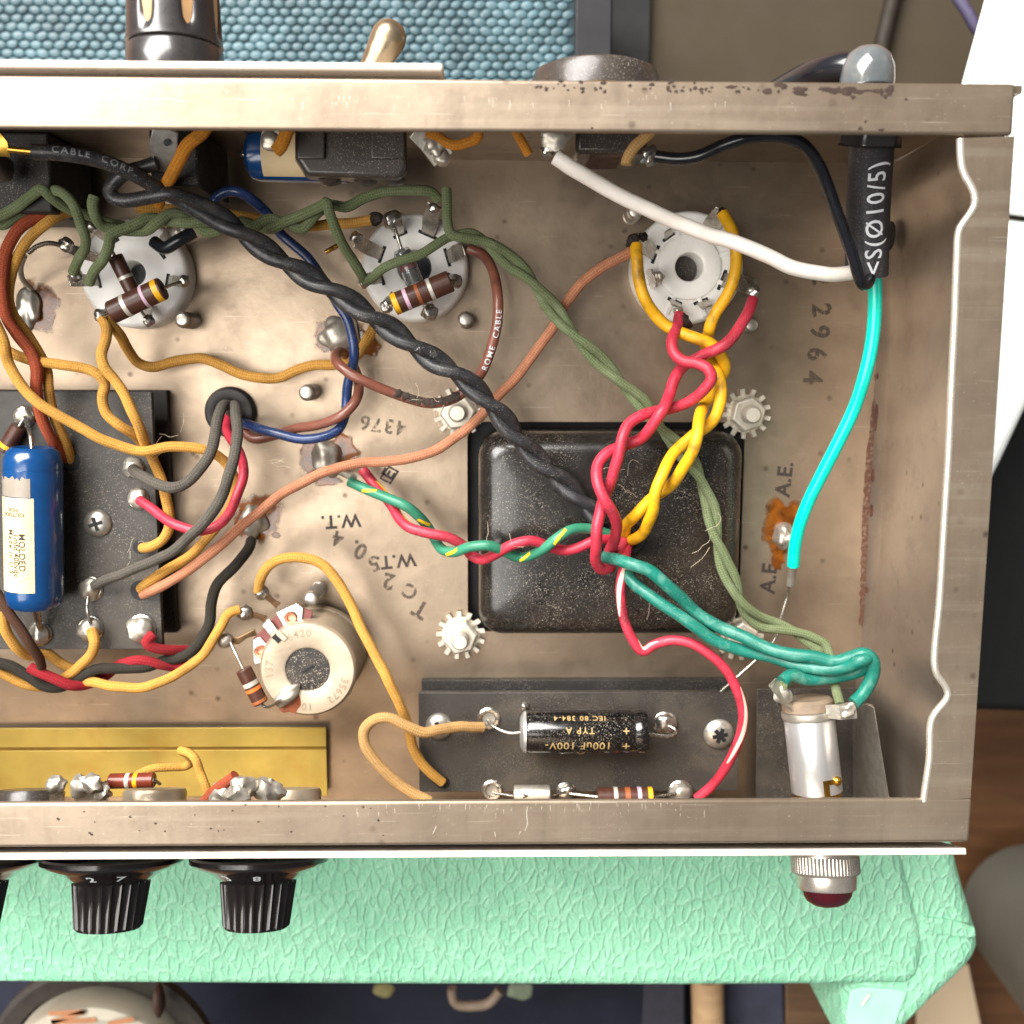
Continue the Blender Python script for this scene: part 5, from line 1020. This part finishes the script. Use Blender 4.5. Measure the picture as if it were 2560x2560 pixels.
# red and green striped pair
grn = [(874, 1204, 8), (922, 1226, 10), (971, 1246, 12), (1016, 1266, 13), (1046, 1290, 12), (1070, 1318, 10), (1088, 1350, 10), (1106, 1374, 12), (1137, 1380, 14), (1172, 1368, 16), (1222, 1364, 17), (1268, 1382, 15), (1300, 1394, 14), (1330, 1387, 15), (1365, 1368, 17), (1396, 1343, 18), (1430, 1324, 17), (1475, 1322, 15), (1520, 1335, 13.5)]
red = [(906, 1174, 7), (930, 1204, 8), (958, 1236, 8.5), (982, 1268, 9), (998, 1296, 11), (1022, 1318, 13), (1071, 1333, 14), (1122, 1344, 14), (1158, 1364, 13), (1178, 1388, 12), (1203, 1399, 13), (1238, 1386, 15), (1280, 1362, 17), (1330, 1352, 17), (1379, 1369, 15), (1413, 1376, 14.5), (1446, 1369, 15), (1485, 1352, 15), (1530, 1342, 13.5)]
t = thing('green_plastic_wire', 'green plastic wire with yellow stripe twisted with a red one', 'wire', P(1150, 1360, 9), 'the red and green twisted pair')
rgp = 13.2*MMPX(1170, 1366, 15); obj('insulation', B().tube(pts(grn), rgp, 14), 'grn_pl', t, sharp=60)
def dash(parent, path, d0, d1, a0, a1, r, wd=.5):
    c = cr(pts(path), .25); n = 10; vs = []; i0, i1 = int(d0/.25), int(d1/.25)
    for k in range(n+1):
        i = i0+(i1-i0)*k//n; i = min(max(i, 1), len(c)-2); tg = (c[i+1]-c[i-1]).normalized(); sd = V((0, 0, 1)).cross(tg).normalized(); u = tg.cross(sd); q = a0+(a1-a0)*k/n
        for s_ in (-wd, -wd/3, wd/3, wd): vs.append(c[i]+(u*math.cos(q+s_)+sd*math.sin(q+s_))*(r+.05))
    obj('stripe', B_add(vs, n), 'stripe', parent)
def B_add(vs, n):
    b = B(); b.add(vs, [(k*4+j, k*4+j+1, k*4+j+5, k*4+j+4) for k in range(n) for j in range(3)]); return b
for d in (4.0, 17.5, 29.5, 47.0, 56): dash(t, grn, d, d+3.4, -.5, .7, rgp, .32)
t = thing('red_plastic_wire', 'red plastic wire with yellow stripe twisted with a green one', 'wire', P(1100, 1340, 9), 'the red and green twisted pair')
obj('insulation', B().tube(pts(red), rgp, 14), 'red_pl', t, sharp=60); dash(t, red, 4, 17, 1.0, 1.5, rgp, .22)
# red pair up to the ribbed socket
r1 = [(1699, 786, 15), (1692, 820, 17), (1679, 855, 19), (1684, 884, 20), (1706, 902, 21), (1744, 906, 22), (1770, 922, 23), (1778, 948, 23), (1760, 977, 22), (1727, 1000, 20), (1680, 1020, 18), (1644, 1028, 20), (1600, 1040, 22), (1570, 1062, 23), (1556, 1095, 24), (1546, 1137, 24), (1533, 1187, 23), (1514, 1236, 21), (1500, 1285, 23), (1493, 1320, 24), (1491, 1365, 23), (1491, 1402, 20), (1503, 1424, 18), (1524, 1418, 16), (1545, 1385, 14), (1560, 1350, 12)]
r2 = [(1882, 748, 15), (1866, 789, 17), (1838, 834, 19), (1798, 871, 20), (1754, 892, 18), (1708, 916, 17), (1688, 946, 18), (1672, 991, 20), (1655, 1031, 23), (1628, 1067, 22), (1595, 1097, 20), (1552, 1118, 20), (1512, 1138, 21), (1492, 1165, 22), (1492, 1203, 24), (1510, 1245, 25), (1532, 1284, 24), (1543, 1315, 21), (1536, 1347, 18), (1524, 1378, 14), (1540, 1362, 12)]
rp = 'red plastic pair to the ribbed socket'
wire('red_wire', 'red plastic wire from the ribbed socket bottom tab with a rounded bend', r1, 14.6, M['red_pl']); wire('red_wire', 'red plastic wire from the ribbed socket right tab sweeping left', r2, 14.6, M['red_pl'])
obj('burnt_end', B().blob(P(1712, 806, 15.5), 1.3, 1.7, 1.2, .4, 3), 'char', None, 'charred strands where the red wire meets the ribbed socket', 'wire end')
r3 = [(1570, 1360, 11), (1562, 1400, 15), (1556, 1432, 17), (1551, 1470, 18), (1555, 1520, 18), (1566, 1566, 18), (1586, 1606, 18), (1600, 1626, 18), (1612, 1628, 18), (1632, 1614, 18), (1678, 1601, 19), (1727, 1608, 20), (1777, 1638, 21), (1817, 1678, 21), (1843, 1727, 21), (1857, 1777, 21), (1854, 1827, 20), (1838, 1872, 19), (1812, 1922, 17), (1778, 1966, 15), (1742, 1996, 14)]
t = thing('red_striped_wire', 'red and white plastic wire kinking from the transformer to the front board', 'wire', P(1700, 1700, 9))
r3r = 12.6*MMPX(1678, 1601, 19); obj('insulation', B().tube(pts(r3), r3r, 14), 'red_pl', t, sharp=60)
wst = mat('pale_pink_stripe', S(240, 196, 180), .4, 0, .05)
def stripe3(d0, d1, a0, a1, wd):
    c = cr(pts(r3), .25); n = 24; vs = []
    for k in range(n+1):
        i = min(max(int((d0+(d1-d0)*k/n)/.25), 1), len(c)-2); tg = (c[i+1]-c[i-1]).normalized(); sd = V((0, 0, 1)).cross(tg).normalized(); u = tg.cross(sd); q = a0+(a1-a0)*k/n; ww = wd*math.sin(math.pi*(k+.6)/(n+1.2))**.5
        for s_ in (-ww, -ww/3, ww/3, ww): vs.append(c[i]+(u*math.cos(q+s_)+sd*math.sin(q+s_))*(r3r+.04))
    obj('white_stripe', B_add(vs, n), wst, t)
stripe3(5, 17, .2, -.9, .45); stripe3(23, 30, 1.1, .7, .3); stripe3(50, 68, .9, -.6, .42)
# yellow pair
ya = [(1806, 534, 17), (1818, 556, 18), (1834, 592, 19), (1840, 640, 19), (1836, 690, 19), (1818, 733, 18), (1797, 773, 17), (1778, 812, 17), (1769, 840, 15), (1764, 870, 14), (1778, 905, 15), (1798, 946, 18), (1802, 991, 20), (1790, 1038, 20), (1768, 1066, 19), (1730, 1090, 19), (1696, 1120, 20), (1670, 1153, 22), (1652, 1197, 24), (1640, 1236, 24), (1630, 1285, 22), (1612, 1322, 18), (1590, 1346, 14), (1574, 1352, 11)]
yb2 = [(1590, 612, 16), (1592, 648, 17), (1598, 700, 17), (1611, 746, 17), (1638, 786, 16), (1671, 818, 16), (1711, 835, 17), (1750, 849, 18), (1784, 866, 18), (1806, 898, 17), (1807, 932, 15), (1790, 958, 14), (1776, 991, 15), (1758, 1016, 17), (1750, 1040, 22), (1744, 1087, 25), (1731, 1130, 25), (1706, 1172, 23), (1672, 1216, 20), (1620, 1256, 18), (1590, 1286, 17), (1566, 1312, 14), (1562, 1336, 11)]
wire('yellow_plastic_wire', 'yellow plastic wire from the ribbed socket top tab under the white wire', ya, 15, M['yel_pl'], rnd=.05); wire('yellow_plastic_wire', 'yellow plastic wire hugging the left side of the ribbed socket', yb2, 15, M['yel_pl'], rnd=.05)
# mains leads
wire('white_wire', 'smooth white plastic wire sloping from outlet to black sleeve', [(1388, 392, 40), (1446, 427, 40), (1512, 467, 39), (1578, 505, 38), (1644, 537, 37), (1727, 569, 36), (1810, 598, 35), (1920, 638, 34), (1986, 668, 33), (2053, 685, 32), (2106, 684, 31), (2150, 672, 30), (2166, 640, 30)], 19, M['white_pl'], rnd=.02)
wire('glossy_black_wire', 'glossy black plastic wire arching under the back rim into the sleeve', [(1640, 391, 39), (1694, 397, 40), (1744, 391, 41), (1810, 362, 42), (1860, 346, 43), (1920, 339, 43), (1970, 344, 43), (2013, 366, 42), (2046, 411, 41), (2069, 464, 40), (2092, 530, 39), (2115, 592, 38), (2132, 640, 37), (2146, 686, 36), (2156, 710, 35), (2170, 708, 33), (2176, 680, 31), (2178, 640, 30)], 15.5, M['blackg_pl'], rnd=0)
t = thing('teal_wire', 'bright teal plastic wire dropping from the black sleeve to a solder lump', 'wire', P(2100, 1050, 4))
tw = [(2184, 650, 28), (2187, 700, 27), (2187, 773, 26), (2180, 855, 25), (2162, 938, 24), (2135, 1021, 22), (2096, 1104, 20), (2059, 1177, 18), (2024, 1247, 16), (2000, 1310, 14), (1988, 1363, 12), (1983, 1413, 10)]
obj('insulation', B().tube(pts(tw), 17*MMPX(2135, 1021, 22), 16), 'teal_pl', t, sharp=60)
lead(t, [(1983, 1412, 10), (1979, 1440, 8), (1976, 1462, 7)], .95, 'dsolder', 'tinned_end'); lead(t, [(1976, 1460, 7), (1968, 1490, 6), (1952, 1545, 6), (1938, 1598, 6), (1900, 1640, 7), (1850, 1686, 8), (1792, 1738, 9.5)], .36, 'tin', 'bare_strand')
# loose fibres caught on the wiring
fr_ = random.Random(21)
for (x, y, z, n_, ln_) in ((1250, 1350, 18, 2, 60), (1740, 1345, 17, 3, 70), (1080, 1012, 18, 5, 40), (430, 1110, 15, 4, 50), (1560, 1180, 14, 3, 60), (1000, 930, 8, 2, 90), (330, 1370, 14, 3, 40), (700, 1150, 13, 3, 50), (1640, 1500, 12, 3, 60)):
    b = B()
    for i in range(n_):
        px, py = x+fr_.uniform(-40, 40), y+fr_.uniform(-30, 30); a_ = fr_.uniform(0, 6.28); pp_ = []
        for k in range(5):
            pp_.append(P(px, py, z+fr_.uniform(0, 1.5))); a_ += fr_.gauss(0, .5); px += math.cos(a_)*ln_/4; py += math.sin(a_)*ln_/4
        b.tube(pp_, .035, 4, caps=False, step=.6)
    obj('stray_fibre', b, mat('pale_fibre', S(205, 190, 165), .7), ch, kind='stuff')
# sea green pair to the lamp
da = [(1530, 1375, 12), (1516, 1390, 15), (1540, 1398, 19), (1580, 1412, 22), (1620, 1426, 23), (1661, 1456, 23), (1704, 1494, 22), (1746, 1536, 21), (1800, 1568, 22), (1860, 1592, 24), (1920, 1618, 26), (1980, 1636, 28), (2040, 1644, 29), (2090, 1652, 30), (2130, 1642, 31), (2162, 1634, 32), (2180, 1650, 32), (2178, 1692, 31), (2160, 1730, 31), (2134, 1758, 32)]
db = [(1550, 1370, 12), (1548, 1395, 14), (1560, 1424, 16), (1578, 1450, 18), (1616, 1484, 20), (1680, 1528, 22), (1738, 1566, 23), (1786, 1600, 23), (1846, 1624, 23), (1920, 1640, 24), (1986, 1662, 27), (2053, 1674, 29), (2112, 1666, 31), (2158, 1650, 33), (2172, 1652, 31), (2150, 1676, 29), (2086, 1692, 28), (2019, 1700, 28), (1975, 1690, 29), (1956, 1704, 30)]
wire('sea_green_wire', 'upper sea green plastic wire from transformer ending right of the lamp', da, 16.5, M['dteal_pl']); wire('sea_green_wire', 'lower sea green plastic wire from transformer doubling back left of the lamp', db, 16, M['dteal_pl'])

# ================================================================== what stands round the chassis
# mint covered cabinet rail in front
zr = -4.0
def outline(l, z): return [P(x, y, z) for x, y in l]
rail = [(-260, 2050), (2210, 2050), (2262, 2150), (2290, 2245), (2312, 2340), (2313, 2400), (2300, 2445), (2270, 2468), (1700, 2472), (900, 2470), (-260, 2462)]
t = thing('cabinet_rail', 'mint green textured vinyl covered cabinet rail below the knobs', 'cabinet', P(1200, 2300, -34))
def cushion(name, poly, zt, depth, rnd_, m, parent, bulge=0):
    """a covered board: top outline, rounded shoulder, straight sides"""
    top = cr(outline(poly, zt)+[P(*poly[0], zt)], 1.2)[:-1]; n = len(top); c = sum(top, V((0, 0, 0)))/n; b = B(); rows = []
    nr = []
    for i, p in enumerate(top):
        d = (top[(i+1) % n]-top[i-1]); nv = V((d.y, -d.x, 0)).normalized(); nr.append(nv)
    area_ = sum(top[i].x*top[(i+1) % n].y-top[(i+1) % n].x*top[i].y for i in range(n)); sg_ = 1 if area_ > 0 else -1
    for (ins, dz) in [(rnd_*2.2, 0)]+[(rnd_*(1-math.sin(R_(a))), -rnd_*(1-math.cos(R_(a)))) for a in (0, 20, 40, 60, 75, 90)]+[(0, -depth)]:
        rows.append(b.add([p-nv*sg_*ins+V((0, 0, dz)) for p, nv in zip(top, nr)], []))
    for a, q in zip(rows, rows[1:]):
        for k in range(n): b.f.append((a+k, a+(k+1) % n, q+(k+1) % n, q+k))
    b.f.append(tuple(rows[0]+k for k in range(n))); return obj(name, b, m, parent, sharp=70)
b = B()
# cross-section swept along the rail, rounded front shoulder
rt_end = [(2262, 2140), (2290, 2245), (2312, 2340), (2314, 2396), (2300, 2444), (2270, 2470)]
top = outline([(-300, 2040), (2240, 2040)]+rt_end+[(1700, 2474), (900, 2472), (-300, 2464)], zr)
n = len(top); ring = cr(outline(rt_end, zr), 1.0)
poly = [top[0], top[1]]+ring+[top[-3], top[-2], top[-1]]
def offset(pl, ins):
    out = []; n = len(pl)
    for i, p in enumerate(pl):
        a = (p-pl[i-1]).normalized(); c = (pl[(i+1) % n]-p).normalized(); n1 = V((-a.y, a.x, 0)); n2 = V((-c.y, c.x, 0)); m_ = (n1+n2); m_.normalize(); out.append(p-m_*ins/max(.5, m_.dot(n1))*-1*SG)
    return out
ar = sum(poly[i].x*poly[(i+1) % len(poly)].y-poly[(i+1) % len(poly)].x*poly[i].y for i in range(len(poly))); SG = 1 if ar > 0 else -1
def slab(name, poly, rnd_, depth, m, parent):
    b = B(); rows = []
    for (ins, dz) in [(rnd_*(1-math.sin(R_(a))), -rnd_*(1-math.cos(R_(a)))) for a in (0, 15, 30, 45, 60, 75, 90)]+[(0, -depth)]:
        rows.append(b.add([p+V((0, 0, dz)) for p in offset(poly, ins)], []))
    n = len(poly)
    for a, q in zip(rows, rows[1:]):
        for k in range(n): b.f.append((a+k, a+(k+1) % n, q+(k+1) % n, q+k))
    b.f.append(tuple(rows[0]+k for k in range(n))); b.f.append(tuple(rows[-1]+k for k in range(n))[::-1]); return obj(name, b, m, parent, sharp=60)
slab('rail_cover', poly, 3.2, 24, VINYL, t)
ends = cr(outline([(2390, 2100), (2410, 2190), (2436, 2280), (2454, 2345), (2456, 2378), (2440, 2412), (2400, 2455), (2340, 2512), (2262, 2590), (2200, 2640)], zr-1.2), 1.0)
poly2 = ends+outline([(2118, 2640), (2116, 2560), (2122, 2500), (2150, 2440), (2180, 2300), (2190, 2100)], zr-1.2)
ar = sum(poly2[i].x*poly2[(i+1) % len(poly2)].y-poly2[(i+1) % len(poly2)].x*poly2[i].y for i in range(len(poly2))); SG = 1 if ar > 0 else -1
slab('corner_cover', poly2, 4.5, 30, VINYL, t)
fl = outline([(2310, 2293), (2360, 2298), (2400, 2306), (2436, 2318), (2440, 2340), (2430, 2346), (2400, 2342), (2350, 2336), (2312, 2335)], zr-.55)
ar = sum(fl[i].x*fl[(i+1) % len(fl)].y-fl[(i+1) % len(fl)].x*fl[i].y for i in range(len(fl))); SG = 1 if ar > 0 else -1
slab('seam_flap', fl, .25, 1.6, VINYL, t)
fl = outline([(2128, 2478), (2160, 2470), (2225, 2474), (2268, 2480), (2250, 2530), (2225, 2600), (2120, 2600), (2116, 2540)], zr-.5)
ar = sum(fl[i].x*fl[(i+1) % len(fl)].y-fl[(i+1) % len(fl)].x*fl[i].y for i in range(len(fl))); SG = 1 if ar > 0 else -1
slab('smooth_patch', fl, .3, .9, mat('mint_vinyl_back', S(168, 226, 196), .55, 0, .06, 120), t)
p, q = P(2155, 2512, zr-.15), P(2175, 2486, zr-.15); obj('staple', B().tube([p, q], .4, 6), 'zinc', t)
# grille cloth cabinet behind: woven beads on a dark board
zg = -62.0
gx1 = P(1436, 100, zg).x; gy0 = P(600, 330, zg).y; gy1 = P(600, -60, zg).y; gx0 = P(-60, 100, zg).x
t = thing('grille_panel', 'blue woven speaker grille cloth behind the back edge', 'grille', ((gx0+gx1)/2, (gy0+gy1)/2, zg-6))
obj('baffle', B().box(Fr((0, 0, 0)), gx0, gx1, gy0, gy1, zg-6, zg-.35), 'grille_bg', t)
b = B(); kx = 29.5*MMPX(700, 100, zg); ky = 20.6*MMPX(700, 100, zg); j = 0; y = gy0; rr = random.Random(5)
bm = bmesh.new(); bmesh.ops.create_icosphere(bm, subdivisions=2, radius=1); iv = [v.co.copy() for v in bm.verts]; ifc = [tuple(v.index for v in f.verts) for f in bm.faces]; bm.free()
while y < gy1:
    x = gx0+(kx/2 if j % 2 else 0)
    while x < gx1-.4:
        jx, jy, s_ = rr.gauss(0, .05), rr.gauss(0, .05), rr.uniform(.9, 1.08); tl = rr.gauss(0, .18)
        b.add([V((x+jx+v.x*kx*.56*s_, y+jy+v.y*ky*.58*s_+v.x*tl, zg-.32+v.z*.42)) for v in iv], ifc); x += kx
    y += ky; j += 1
obj('woven_beads', b, 'grille', t, kind='stuff', sharp=80)
obj('black_frame', B().box(Fr((0, 0, 0)), gx1, P(1530, 100, zg).x, gy0, gy1, zg-14, zg+.8), 'blackw', t, bevel=.6)
# dark recess and khaki wall behind
zb = -90.0
obj('wall', B().box(Fr((0, 0, 0)), P(1622, 100, zb).x, P(3000, 100, zb).x, P(1800, 700, zb).y, P(1800, -400, zb).y, zb-20, zb), 'khaki', None, kind='structure')
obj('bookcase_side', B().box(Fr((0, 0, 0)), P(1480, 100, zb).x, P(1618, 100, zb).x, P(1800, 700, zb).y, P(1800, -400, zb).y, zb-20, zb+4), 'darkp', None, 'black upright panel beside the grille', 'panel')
wire('wall_cable', 'dark cable running down the khaki wall', [(2245, -60, zb+3), (2226, 20, zb+3), (2205, 110, zb+3), (2190, 220, zb+3), (2180, 300, zb+3)], 20, mat('dark_cable', S(34, 26, 16), .7), cat='cable'); wire('violet_cable', 'violet grey cord slanting behind the white appliance', [(2380, -40, zb+30), (2410, 20, zb+30), (2440, 70, zb+30), (2490, 140, zb+30)], 14, M['purple'], cat='cord')
# white appliance on the right
zw = -26.0
q = [(2478, -60), (2700, -60), (2700, 552), (2590, 546), (2400, 520), (2404, 210)]
t = thing('white_appliance', 'white plastic appliance behind the right end of the chassis', 'appliance', P(2560, 400, zw-40))
obj('lid', B().prism(outline(q, zw-30), outline(q, zw)), 'whitep2', t, bevel=1.0, seg=3)
q = [(2400, 532), (2590, 556), (2700, 562), (2700, 760), (2580, 980), (2500, 1150), (2460, 1230), (2400, 1230)]
obj('body', B().prism(outline(q, zw-30), outline(q, zw-2)), 'whitep2', t, bevel=1.5, seg=3)
# floor and clutter beneath
zf = -150.0
obj('floor', B().box(Fr((0, 0, 0)), -700, 900, -700, 700, zf-4, zf), 'oak_floor', None, kind='structure')
zk = -70.0
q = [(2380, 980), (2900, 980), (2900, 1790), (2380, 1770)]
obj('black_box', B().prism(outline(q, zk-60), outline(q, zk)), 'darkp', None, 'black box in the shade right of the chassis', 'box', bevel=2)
q = P(2780, 2480, -80); obj('grey_tub', B().lathe(Fr(q), [(24, -55), (27, -2), (28, 0), (27.2, .6), (26, 0), (23, -53), (0, -53)], 56), 'greytub', None, 'round grey tub at the lower right edge', 'tub')
q = [(2290, 2440), (2420, 2410), (2480, 2700), (2290, 2700)]; obj('beige_card', B().prism(outline(q, -132), outline(q, -130)), 'beige', None, 'beige card on the floor beside the cabinet corner', 'card')
# inside the open cabinet: navy lining, speaker, odd pieces of timber
zs = -110.0
q = [(-400, 2380), (1960, 2380), (1960, 2760), (-400, 2760)]; obj('cabinet_lining', B().prism(outline(q, zs-3), outline(q, zs)), 'navy', None, 'dark navy cloth lining inside the cabinet below the rail', 'lining')
C = P(225, 2740, -36); t = thing('speaker', 'round loudspeaker with grey cover at the lower left', 'speaker', C+V((0, 0, -46)))
obj('magnet_cover', B().lathe(Fr(C), [(0, 0), (23, -.2), (25.5, -1.2), (26.3, -2.6), (26.3, -14)], 64), 'magnet', t)
obj('basket_ring', B().lathe(Fr(C), [(27, -9), (31.5, -8.2), (33, -9), (33, -12), (26, -20)], 64), mat('basket_grey', S(58, 52, 48), .6, .3), t)
b = B()
for k, (x0, y0_, x1_, y1_) in enumerate(((122, 2534, 210, 2530), (210, 2530, 128, 2556), (128, 2556, 240, 2550), (270, 2560, 335, 2548))):
    p, q = P(x0, y0_, C.z+.15), P(x1_, y1_, C.z+.15); d = (q-p).normalized(); s_ = V((-d.y, d.x, 0))*.7; b.add([p-s_, p+s_, q+s_, q-s_], [(0, 1, 2, 3)])
obj('crayon_mark', b, mat('orange_crayon', S(176, 120, 84), .8), t)
obj('cover_rib', B().blob(P(398, 2500, C.z-2), 1.6, 5, 3, .1, 3, 2), mat('umber_rib', S(70, 46, 38), .6), t)
wire('paper_curl', 'pale curled wire loop glinting in the dark cabinet', [(1130, 2470, -70), (1136, 2506, -70), (1180, 2516, -70), (1224, 2506, -70), (1250, 2476, -70)], 12, mat('pale_wire', S(130, 112, 96), .6), cat='wire'); obj('pale_scrap', B().blob(P(960, 2476, -70), 3.2, 2.4, 1.2, .2, 4), mat('olive_scrap', S(120, 112, 72), .7), None, 'pale olive scrap just under the rail edge', 'scrap')
obj('pale_scrap', B().blob(P(1300, 2478, -70), 4.2, 2.6, 1.2, .2, 8), mat('grey_green_scrap', S(112, 122, 100), .7), None, 'grey green scrap under the rail centre', 'scrap')
C1, C2 = P(1768, 2440, -80), P(1775, 2720, -80); obj('timber_post', B().tube([C1, C2], 5.2, 14), 'ash_post', None, 'pale wooden post standing under the rail', 'post')
q = [(1962, 2440), (2116, 2440), (2130, 2700), (1966, 2700)]; obj('timber_block', B().prism(outline(q, -70), outline(q, -52)), 'dark_block', None, 'dark brown wooden block beside the mint patch', 'block', bevel=.6)
q = [(1610, 2440), (1712, 2440), (1712, 2700), (1600, 2700)]; obj('slate_sheet', B().prism(outline(q, -100), outline(q, -92)), mat('slate_panel', S(52, 50, 60), .7), None, 'slate grey panel left of the pale post', 'panel', bevel=.6)
q = [(1816, 2440), (1958, 2440), (1962, 2700), (1816, 2700)]; obj('slate_sheet', B().prism(outline(q, -100), outline(q, -90)), mat('blue_slate_panel', S(62, 64, 80), .7, 0, .3, 60), None, 'blue slate panel right of the pale post', 'panel', bevel=.6)
